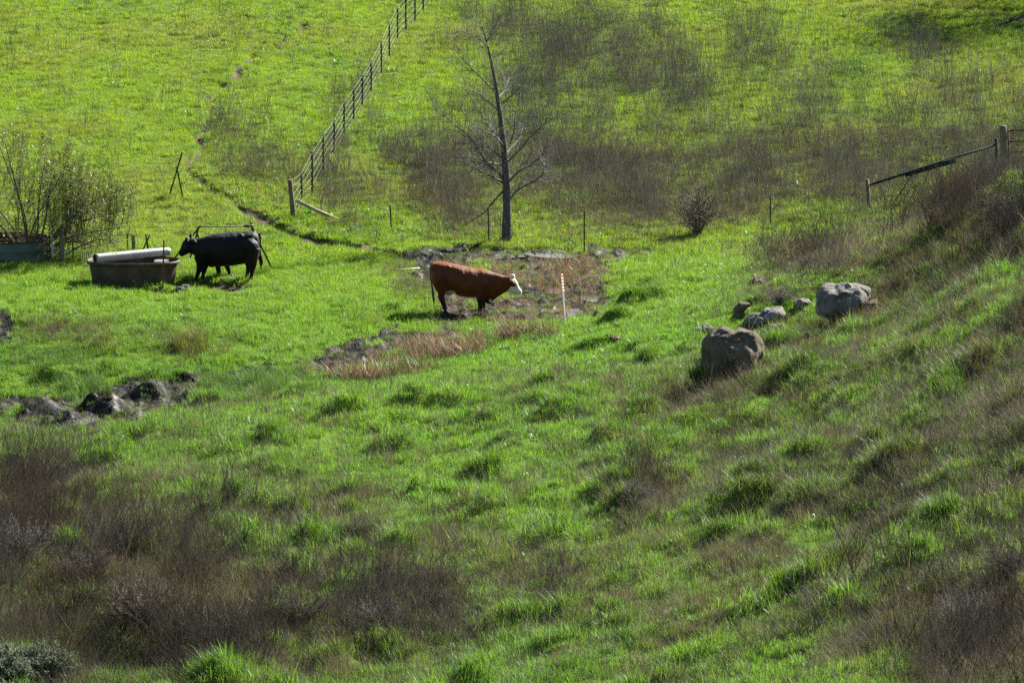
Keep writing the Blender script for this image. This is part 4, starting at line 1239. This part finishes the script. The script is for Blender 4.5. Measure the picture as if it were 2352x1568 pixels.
def rock(name, pts, mat, depth, label, D=None, seed=0, sink=.12, rough=.05, sub=5, pw=.75, npl=16, pmin=.66):
    """pts: outline in pixels of the photograph seen from the camera; given a real distance and thickness"""
    us = [p[0] for p in pts]; vs = [p[1] for p in pts]
    cu, cv = (min(us) + max(us)) / 2, (min(vs) + max(vs)) / 2
    base = at(cu, max(vs) - (max(vs) - min(vs)) * .06, D)
    Dc = base.y + depth * .2
    s = Dc / FPX
    ang = np.array([math.atan2(-(v - cv), u - cu) for u, v in pts]); rad = np.array([math.hypot(u - cu, v - cv) for u, v in pts]) * s
    o = np.argsort(ang); ang, rad = ang[o], rad[o]
    ang = np.r_[ang[-1] - 2 * math.pi, ang, ang[0] + 2 * math.pi]; rad = np.r_[rad[-1], rad, rad[0]]
    C = Vector(cpD(cu, cv, Dc)); rs = min(1.6, float(rad.mean()) / .45)
    bm = bmesh.new(); bmesh.ops.create_icosphere(bm, subdivisions=sub, radius=1)
    rs_ = random.Random(seed * 7 + 1)
    planes = [(Vector((rs_.gauss(0, 1), rs_.gauss(0, .8), rs_.gauss(0, 1))).normalized(), rs_.uniform(pmin, .95)) for _ in range(npl)]
    for w in bm.verts:
        q = Vector(w.co)
        for (pn, pd) in planes:
            dd = q.dot(pn) - pd
            if dd > 0: q = q - pn * dd * .9
        th = math.atan2(q.z, q.x); rho = math.hypot(q.x, q.z)
        r = float(np.interp(th, ang, rad))
        k = rho ** pw
        off = Vector((seed * 3.1, seed, 0))
        n1 = mnoise.fractal(q * 1.6 + off, 1, 2.1, 6)
        n2 = abs(mnoise.noise(q * 2.3 + off * 2))
        dep = depth * (1 + .25 * n1)
        p = Vector((math.cos(th) * r * k, q.y * dep, math.sin(th) * r * k))
        n3 = mnoise.noise(q * 4.3 + off); n4 = 1 - abs(mnoise.noise(q * 3.1 - off)) * 2
        p += q * (rough * rs * (n1 - .9 * max(0, .12 - n2) * 3 + .35 * n3))
        w.co = p
    for w in bm.verts:
        if w.co.z < -999: pass
    me = bpy.data.meshes.new(name); bm.to_mesh(me); bm.free(); me.materials.append(mat)
    me.polygons.foreach_set('use_smooth', np.ones(len(me.polygons), bool))
    ob = bpy.data.objects.new(name, me); COL.objects.link(ob); ob.location = C
    return tag(ob, label, 'rock')
def z3(l): return [(1435.5 + x / 3.413, 516.8 + y / 3.413) for x, y in l]
rock('boulder', z3([(572, 1180), (590, 1060), (608, 950), (640, 870), (690, 815), (770, 793), (850, 825), (930, 805), (1000, 818), (1050, 865), (1085, 940), (1092, 990), (1070, 1060), (1010, 1160), (880, 1225), (700, 1275), (590, 1250)]),
     M_ROCK1, .52, 'tall brown heart shaped boulder, the darkest and nearest one', seed=1, rough=.045, pw=.62, npl=7, pmin=.86)
rock('boulder', z3([(1480, 670), (1500, 590), (1540, 480), (1630, 462), (1790, 455), (1860, 440), (1945, 485), (1950, 560), (1900, 640), (1850, 700), (1740, 740), (1600, 735), (1490, 715)]),
     M_ROCK2, .62, 'large pale grey flat topped boulder higher on the right slope', seed=2, rough=.05, pw=.5)
rock('rock', z3([(1800, 650), (1850, 610), (1930, 575), (1985, 575), (1975, 620), (1900, 690), (1820, 720)]), M_ROCK3, .3, 'brownish rock against the right side of the pale flat topped boulder', seed=3, rough=.04, sub=4)
rock('rock', z3([(915, 790), (935, 735), (975, 690), (1060, 683), (1140, 650), (1240, 643), (1268, 690), (1230, 730), (1150, 770), (1000, 815)]), M_ROCK2, .36, 'low long grey rock behind the heart shaped boulder', seed=4, rough=.05, sub=5)
rock('rock', z3([(838, 720), (855, 685), (895, 650), (950, 618), (1000, 650), (1003, 690), (940, 740), (860, 755)]), M_ROCK3, .22, 'rounded brown rock left of the low long grey rock', seed=5, rough=.04, sub=4)
rock('rock', z3([(830, 680), (880, 630), (930, 600), (985, 612), (960, 650), (870, 690)]), M_ROCK3, .2, 'dark wedge of rock behind the rounded brown rock', D=123, seed=6, sub=4)
rock('rock', z3([(1310, 610), (1340, 590), (1400, 578), (1460, 600), (1475, 630), (1400, 640), (1330, 635)]), M_ROCK2, .25, 'small pale flat rock left of the flat topped boulder', seed=7, sub=4)
rock('rock', z3([(955, 495), (975, 455), (1040, 410), (1090, 402), (1100, 440), (1040, 490), (980, 510)]), M_ROCK3, .22, 'dark rock half buried in grass, farthest up the slope', seed=8, sub=4)
rock('rock', z3([(530, 850), (540, 815), (600, 800), (690, 792), (720, 815), (680, 845), (600, 860)]), M_ROCK2, .25, 'flat pale rock peeping out left of the heart shaped boulder', seed=9, sub=4)
rock('rock', z3([(1050, 850), (1100, 810), (1180, 775), (1265, 770), (1270, 810), (1210, 855), (1100, 870)]), M_ROCK3, .3, 'flat brown slab right of the heart shaped boulder', seed=10, sub=4, rough=.03)
rock('rock', z3([(1275, 850), (1290, 815), (1340, 800), (1395, 805), (1390, 840), (1330, 865)]), M_ROCK3, .2, 'small brown rock in the shadow of the flat topped boulder', seed=11, sub=4)
rock('rock', z3([(1385, 920), (1395, 860), (1430, 835), (1480, 880), (1488, 920), (1440, 950)]), M_ROCK3, .18, 'orange brown rock among dry stalks below the flat topped boulder', seed=12, sub=4)
rock('rock', [(1394, 786), (1398, 775), (1413, 770), (1430, 774), (1432, 784), (1415, 789)], M_ROCK3, .16, 'small flat brown rock alone in the bright grass', seed=13, sub=4)
rock('rock', [(1362, 728), (1365, 716), (1375, 711), (1386, 722), (1384, 732), (1372, 735)], M_ROCK3, .12, 'small tan rock at the edge of the puddle by the marker post', seed=14, sub=4)
rock('rock', [(312, 968), (315, 955), (325, 955), (328, 968), (320, 973)], M_ROCK3, .08, 'small tan stone at the edge of the lower left mud', seed=15, sub=3)

# ------------------------------------------------------------------ bare tree
def z4(x, y): return 918.9 + x / 2.731, y / 2.731
tb = at(1163, 556); TD = tb.y
tree = empty('bare_tree', tb, 0, 'tall leafless tree with a straight dark trunk at the mud edge', 'tree')
def tpnt(u, v, dy=0.): return Vector(cpD(u, v, TD + dy)) - tb
tr_pts = [tpnt(1164, 562), tpnt(1163.5, 530), tpnt(1165, 480), tpnt(1163, 420), tpnt(1158.5, 350), tpnt(1150.5, 280), tpnt(1140.5, 210), tpnt(1128, 140), tpnt(1113, 80), tpnt(1100, 44)]
MB().tube(smooth_path(tr_pts, 5), lerp_list([.15, .118, .108, .105, .082, .066, .050, .034, .018, .005], 46), 12, jit=.10).build('trunk', M_BARK, tree)
tw = random.Random(9)
br = MB()
def twigs(p, d, ln, r, lev):
    """a twig that forks"""
    n = 4
    pts = [p]; q = p.copy(); dd = d.copy()
    for i in range(n):
        dd = (dd + Vector((tw.gauss(0, .12), tw.gauss(0, .12), tw.gauss(.05, .10)))).normalized()
        q = q + dd * ln / n; pts.append(q)
    br.tube(pts, [r * (1 - .8 * i / n) for i in range(n + 1)], 3 if lev else 4, cap=False)
    if lev > 0:
        for i in range(1, n + 1):
            for _ in range(2 if lev > 1 else 1):
                ax = Vector((tw.gauss(0, 1), tw.gauss(0, 1), tw.gauss(0, 1))).cross(dd).normalized()
                nd = (dd * .75 + ax * tw.uniform(.4, .8) + Vector((0, 0, .15))).normalized()
                twigs(pts[i], nd, ln * tw.uniform(.35, .6), max(r * .5, .0028), lev - 1)
limbs = [[(650, 1150), (560, 1100), (440, 1040), (380, 985)], [(650, 1130), (610, 1080), (540, 1020), (470, 900), (370, 800), (230, 700)], [(660, 1000), (600, 960), (520, 880)],
         [(660, 1040), (560, 1020), (450, 980)], [(640, 850), (590, 830), (540, 760), (430, 590)], [(605, 575), (540, 520), (430, 410), (340, 310)], [(560, 300), (480, 230), (380, 190)],
         [(520, 190), (460, 110)], [(690, 1250), (740, 1190), (850, 1130), (900, 1080), (912, 1045)], [(690, 1130), (750, 1070), (830, 1030), (920, 950)],
         [(680, 1010), (740, 950), (800, 880), (880, 800), (960, 740)], [(690, 900), (715, 820), (720, 720)], [(640, 650), (700, 600), (760, 540)], [(590, 430), (650, 340)],
         [(620, 700), (560, 640), (480, 580)], [(650, 920), (600, 860), (480, 800)], [(665, 960), (740, 880), (770, 800)], [(610, 620), (660, 560), (680, 500)], [(545, 260), (580, 200), (590, 150)]]
for li, l in enumerate(limbs):
    ph = tw.uniform(-1.4, 1.4)
    P = []
    for i, (x, y) in enumerate(l):
        u, v = z4(x, y)
        P.append(tpnt(u, v, ph * i / max(1, len(l) - 1) * (1 if y < 1240 else .5)))
    P = smooth_path(P, 3)
    y0 = l[0][1]
    r0 = .008 + .022 * min(1, y0 / 1100)
    br.tube(P, [r0 * (1 - .8 * i / (len(P) - 1)) + .003 for i in range(len(P))], 6, cap=False, jit=.06)
    for i in range(2, len(P)):
        dd = (P[i] - P[i - 1]).normalized()
        for _ in range(4):
            ax = Vector((tw.gauss(0, 1), tw.gauss(0, 1), tw.gauss(.3, 1))).cross(dd).normalized()
            twigs(P[i], (dd * .8 + ax * tw.uniform(.3, .8)).normalized(), tw.uniform(.28, .75), r0 * .2 + .002, 1)
# shorter shoots straight from the trunk, all round it
for k in range(110):
    t = .28 + .70 * tw.random()
    seg = t * (len(tr_pts) - 1); i = int(seg)
    p = tr_pts[i].lerp(tr_pts[min(i + 1, len(tr_pts) - 1)], seg - i)
    a = tw.uniform(0, 6.283)
    d = Vector((math.cos(a), math.sin(a), tw.uniform(.3, .9))).normalized()
    twigs(p, d, (1.25 - .95 * t) * tw.uniform(.4, 1.0) + .12, .007 * (1.2 - t) + .0025, 1)
br.build('crown', M_TWIG, tree)
# dead limb hanging to the ground on the left
mb = MB()
P = smooth_path([tpnt(*z4(x, y), -.3 * k) for k, (x, y) in enumerate([(655, 1190), (590, 1260), (520, 1340), (390, 1420)])], 4)
mb.tube(P, [.03 - .002 * i for i in range(len(P))], 7)
for i in range(5, len(P)):
    mb.tube([P[i], P[i] + Vector((tw.uniform(-.3, .1), tw.uniform(-.1, .1), tw.uniform(.05, .2)))], [.008, .003], 4)
mb.build('hanging_limb', M_BARK, tree)
# suckers at its foot
mb = MB()
for k in range(16):
    a = tw.uniform(0, 6.28); p = Vector((.14 * math.cos(a), .14 * math.sin(a), 0))
    q = p + Vector((tw.gauss(0, .12), tw.gauss(0, .1), tw.uniform(.2, .7)))
    mb.tube([p, (p + q) / 2 + Vector((tw.gauss(0, .02), 0, 0)), q], [.008, .006, .003], 4)
mb.build('suckers', M_BARK, tree)

# ------------------------------------------------------------------ willow at the left edge
wb = at(90, 606, at(90, 600).y + .1)
wil = empty('willow_shrub', wb, 0, 'many stemmed willow with narrow olive leaves beside the trough', 'willow')
ws = random.Random(21)
def wp_(u, v, dy=0.): return Vector(cpD(u, v, wb.y + dy)) - wb
stems, lf = MB(), MB()
def leaf(p, d, ln):
    sd = d.cross(Vector((ws.gauss(0, 1), ws.gauss(0, 1), ws.gauss(0, 1)))).normalized() * (ln * .11)
    m = p + d * ln * .45
    lf.add([p, m + sd, p + d * ln, m - sd], [(0, 1, 2, 3)])
def leafy(p, d, n, ln=.07):
    for _ in range(n):
        a = Vector((ws.gauss(0, 1), ws.gauss(0, 1), ws.gauss(0, .6))).normalized()
        leaf(p + a * ws.uniform(0, .02), (d * .7 + a * .8).normalized(), ln * ws.uniform(.6, 1.35))
main = [[(95, 606), (120, 585), (145, 540), (170, 500), (200, 455)], [(100, 606), (60, 575), (35, 530), (-10, 470), (-40, 400)], [(75, 604), (90, 570), (105, 500), (115, 440), (125, 400)], [(90, 606), (140, 590), (185, 565), (230, 550), (275, 555)],
        [(60, 600), (62, 560), (58, 500), (30, 420), (0, 340), (-25, 300)], [(70, 602), (60, 540), (48, 470), (30, 400), (12, 330)], [(78, 604), (110, 565), (140, 520), (190, 480), (240, 450), (285, 435)],
        [(70, 604), (105, 570), (150, 520), (200, 505), (260, 490), (300, 478)], [(62, 600), (70, 540), (95, 480), (130, 420), (150, 380)], [(80, 606), (100, 590), (150, 556), (200, 560), (235, 575)],
        [(55, 600), (20, 540), (-30, 490), (-80, 470)], [(66, 602), (85, 540), (90, 460), (100, 380)], [(84, 605), (130, 560), (180, 540), (230, 530), (290, 520)]]
ends = []
for k, l in enumerate(main):
    dy = ws.uniform(-.9, .9)
    P = smooth_path([wp_(u, v, dy * i / (len(l) - 1)) for i, (u, v) in enumerate(l)], 4)
    r = ws.uniform(.028, .042)
    stems.tube(P, [r * (1 - .75 * i / (len(P) - 1)) for i in range(len(P))], 7, cap=False, jit=.05)
    ends += P[4:]
EU = []
for e in ends:
    w = e + wb
    pu = project(np.array([w.x]), np.array([w.y]), np.array([w.z])); EU.append((float(pu[0][0]), float(pu[1][0])))
made = 0
while made < 250:
    i = ws.randrange(len(ends)); p = ends[i] + Vector((ws.gauss(0, .22), ws.gauss(0, .35), 0)); u0, v0 = EU[i]
    if made > 150 and u0 < 140: continue
    lim = 288 + max(0, u0 - 130) * .85
    room = v0 - lim
    if room < 40: continue
    ln = ws.uniform(.45, 1.0) * min(room, 190) / 95
    made += 1
    d = Vector((ws.gauss(.03, .16), ws.gauss(0, .2), 1)).normalized()
    n = 8
    pts = [p]; q = p.copy()
    for k in range(n):
        d = (d + Vector((ws.gauss(0, .05), ws.gauss(0, .05), .05))).normalized()
        q = q + d * ln / n; pts.append(q)
    stems.tube(pts, [.0075 * (1 - .8 * k / n) for k in range(n + 1)], 4, cap=False)
    nl = int(ln * 52)
    for _ in range(nl):
        t = n * (1 - .78 * ws.random() ** 1.3); k = min(int(t), n - 1)
        leafy(pts[k].lerp(pts[k + 1], t - k), d, 1, .075)
    for k in range(3, n):
        if ws.random() < .4:
            a = ws.uniform(0, 6.28); dd = Vector((math.cos(a) * .6, math.sin(a) * .6, .8)).normalized(); l2 = ws.uniform(.1, .3)
            stems.tube([pts[k], pts[k] + dd * l2], [.004, .0015], 3, cap=False)
            for j in range(9): leafy(pts[k] + dd * l2 * (j + 1) / 9, dd, 1)
# a tangle of low bare twigs
for k in range(900):
    p = ws.choice(ends) + Vector((ws.gauss(0, .15), ws.gauss(0, .3), ws.gauss(-.05, .1))); d = Vector((ws.gauss(.2, .7), ws.gauss(0, .6), ws.gauss(.05, .35))).normalized(); l2 = ws.uniform(.2, .8)
    e = p + d * l2 + Vector((0, 0, -.08))
    stems.tube([p, p.lerp(e, .5) + Vector((0, 0, .05)), e], [.006, .004, .002], 3, cap=False)
    for j in range(7): leafy(p.lerp(e, ws.uniform(.3, 1)), d, 1)
stems.build('stems', M_WSTEM, wil)
lf.build('foliage', mat_leaf('willow leaves', (.085, .11, .018), (.16, .19, .04), .5, .4, .35), wil, smooth=False)

# ------------------------------------------------------------------ dry dark bush, coyote brush, dry shrubs
def dome_shrub(name, base, rx, rz, label, cat, seed, n_st, mat_st, heads=None, leaves=None, nl=0, group=None, ry=None, top=.25, lean=(0, 0), split=3):
    s = random.Random(seed)
    o = empty(name, base, 0, label, cat, group)
    st, hd, lv = MB(), MB(), MB()
    ry = ry or rx
    for k in range(n_st):
        a = s.uniform(0, 6.283); q = math.sqrt(s.random())
        tgt = Vector((rx * q * math.cos(a) + lean[0], ry * q * math.sin(a) + lean[1], rz * (top + (1 - top) * math.sqrt(max(0, 1 - q * q)) * s.uniform(.6, 1.05))))
        p0 = Vector((s.gauss(0, .03), s.gauss(0, .03), -.03))
        mid = p0.lerp(tgt, .5) + Vector((s.gauss(0, .05), s.gauss(0, .05), rz * .08))
        P = smooth_path([p0, mid, tgt], 3)
        st.tube(P, [.011 - .0014 * i for i in range(len(P))], 4, cap=False)
        for i in range(2, len(P)):
            for _ in range(split):
                d = ((P[i] - P[i - 1]).normalized() + Vector((s.gauss(0, .6), s.gauss(0, .6), s.gauss(.1, .4)))).normalized()
                l = s.uniform(.06, .22) * rz
                e = P[i] + d * l
                st.tube([P[i], P[i].lerp(e, .5) + Vector((s.gauss(0, .01), s.gauss(0, .01), 0)), e], [.005, .0038, .0022], 3, cap=False)
                if heads and s.random() < .4:
                    r = s.uniform(.010, .022)
                    m = bmesh.new(); bmesh.ops.create_icosphere(m, subdivisions=1, radius=r)
                    hd.add([v.co + e for v in m.verts], [tuple(v.index for v in f.verts) for f in m.faces]); m.free()
                if leaves:
                    for _l in range(nl):
                        pp = P[i].lerp(e, s.random()); dd = Vector((s.gauss(0, 1), s.gauss(0, 1), s.gauss(.6, .8))).normalized()
                        sd = dd.cross(Vector((s.gauss(0, 1), s.gauss(0, 1), s.gauss(0, 1)))).normalized() * .007
                        q2 = pp + dd * s.uniform(.02, .05); mm = pp.lerp(q2, .5)
                        lv.add([pp, mm + sd, q2, mm - sd], [(0, 1, 2, 3)])
    k0 = len(st.f)
    if hd.v: st.add(hd.v, hd.f)
    so = st.build('stems', mat_st, o)
    if hd.v:
        so.data.materials.append(heads)
        ix = np.zeros(len(st.f), np.int32); ix[k0:] = 1
        so.data.polygons.foreach_set('material_index', ix)
    if lv.v: lv.build('foliage', leaves, o, smooth=False)
    return o
M_HEAD = mat_noise('dark seed heads', (.030, .022, .018), (.06, .045, .035), 20, .9, 0)
M_DSTEM = mat_noise('brown dead stems', (.065, .052, .040), (.12, .098, .075), 12, .85, 0)
M_GSTEM = mat_noise('grey dead stems', (.085, .078, .066), (.155, .14, .118), 12, .85, 0)
bb = at(1601, 540)
dome_shrub('dry_bush', bb, .60, 1.18, 'round dark dead bush with black seed heads at the hill foot', 'bush', 4, 70, mat_noise('tan brown dead stems', (.14, .11, .085), (.22, .175, .14), 12, .85, 0), heads=M_HEAD, top=.22)
M_SAGE = mat_leaf('grey green brush leaves', (.13, .16, .10), (.20, .24, .155), .3, .6, .3)
for (u, v, rx, rz, lb, sd) in [(95, 1575, .58, .62, 'grey green coyote brush in the bottom left corner, right of the other one', 31), (-5, 1590, .5, .66, 'grey green coyote brush cut by the bottom left corner', 32)]:
    dome_shrub('green_brush', at(u, v), rx, rz, lb, 'bush', sd, 150, M_DSTEM, leaves=M_SAGE, nl=11, top=.2, split=4)

GD = 'dead brush on the near slope'
shrubs = [(330, 1440, .75, .62, 'largest dead brown brush heap, above the dark hollow at lower left', 0), (520, 1490, .6, .5, 'dead brown brush at the right rim of the dark hollow', 1), (200, 1345, .6, .5, 'dead grey brush left of the largest brown heap', 0),
          (60, 1290, .6, .55, 'dead brush at the left edge below the pale grass', 1), (690, 1440, .5, .42, 'dead grey brush in the middle of the lower brush band', 0), (870, 1450, .5, .42, 'dead grey brush in the grass right of the hollow', 1),
          (1000, 1420, .42, .36, 'dead grey brush at the right end of the lower band', 0), (2230, 1450, .6, .42, 'dead grey brush low in the bottom right corner', 1), (2330, 1330, .5, .4, 'dead brush against the right edge, upper of two', 0),
          (1790, 700, .42, .26, 'low dead brush between the long grey rock and the hill', 1), (1860, 620, .45, .28, 'dead brush on the slope above the flat topped boulder', 0), (2320, 500, .6, .4, 'dead brush on the crest below the gate', 1),
          (1665, 885, .4, .34, 'dead twigs at the foot of the heart shaped boulder', 0), (1460, 1160, .4, .3, 'pale dead brush alone in the middle right grass', 1), (820, 1240, .35, .26, 'small dead brush in the middle of the green slope', 0),
          (130, 1120, .5, .42, 'dead brush at the left edge below the lower mud', 1)]
protos = []
for k in range(2):
    o = dome_shrub('dead_brush', (0, 0, 0), 1.0, 1.0, 'x', 'brush', 60 + k, 95, (M_DSTEM, M_GSTEM)[k], group=GD, top=.12, split=4)
    protos.append(o)
def dup(o):
    c = o.copy(); COL.objects.link(c)
    for ch in [x for x in o.children]:
        d = ch.copy(); COL.objects.link(d); d.parent = c
    return c
used = set()
for i, (u, v, rx, rz, lb, k) in enumerate(shrubs):
    o = protos[k] if k not in used else dup(protos[k])
    used.add(k)
    o['label'] = lb
    o.location = at(u, v); o.scale = (rx * 1.1, rx * 1.1, rz * 1.35); o.rotation_euler = (0, 0, i * 1.7)

# ------------------------------------------------------------------ evergreen oak beyond the right edge; its shade falls in the top right corner
def oak(u, v, D, label):
    s = random.Random(44)
    p = Vector(cpD(u, v, D)); p.z = ground(p.x, p.y)
    o = empty('evergreen_oak', p, 0, label, 'tree')
    o.scale = (1.5, 1.5, 1.5)
    mb = MB(); mb.tube([(0, 0, -.2), (.1, 0, 1.2), (.0, .1, 2.6)], [.42, .34, .26], 12, jit=.08)
    tips = []
    for k in range(9):
        a = k * .7 + s.uniform(-.2, .2); l = s.uniform(2, 3.6)
        q = Vector((math.cos(a) * l, math.sin(a) * l, 2.2 + s.uniform(.2, 2.8)))
        mb.tube(smooth_path([(0, .05, 1.6 + .1 * k), Vector((0, 0, 2.2)).lerp(q, .5) + Vector((0, 0, .3)), q], 3), [.16, .15, .13, .11, .09, .07, .05], 8, cap=False)
        tips.append(q)
    mb.build('trunk', M_BARK, o)
    lv = MB()
    for k in range(150):
        a = s.uniform(0, 6.283); e = s.uniform(-.75, 1.5)
        r = 3.6 * (.55 + .45 * s.random())
        c = Vector((math.cos(a) * math.cos(e) * r, math.sin(a) * math.cos(e) * r, 3.3 + math.sin(e) * r * .78))
        if c.z < .5: c.z = .5
        for _ in range(140):
            q = c + Vector((s.gauss(0, .34), s.gauss(0, .34), s.gauss(0, .24)))
            d = Vector((s.gauss(0, 1), s.gauss(0, 1), s.gauss(0, .7))).normalized(); sd = d.orthogonal().normalized() * .045
            lv.add([q, q + d * .05 + sd, q + d * .12, q + d * .05 - sd], [(0, 1, 2, 3)])
    lv.build('crown', mat_leaf('oak leaves', (.022, .035, .014), (.05, .07, .025), .15, .45, .4), o, smooth=False)
oak(2670, -5, 188, 'dark evergreen oak beyond the top right corner')
fb = at(2318, 62)
mb = MB()
P = smooth_path([(-.32, 0, .06), (-.1, .0, .14), (.15, .1, .2), (.5, .2, .32)], 3)
mb.tube(P, lerp_list([.055, .045, .035, .02], len(P)), 8, jit=.08)
s = random.Random(3)
for i in range(2, len(P)):
    for _ in range(3):
        d = Vector((s.uniform(.0, .5), s.uniform(-.3, .3), s.uniform(-.1, .4)))
        mb.tube([P[i], P[i] + d * .6, P[i] + d + Vector((.1, 0, -.05))], [.018, .012, .005], 5)
tag(mb.build('fallen_branch', M_BARK, None, loc=fb), 'dark fallen branch with bare twigs in the shade at top right', 'branch')
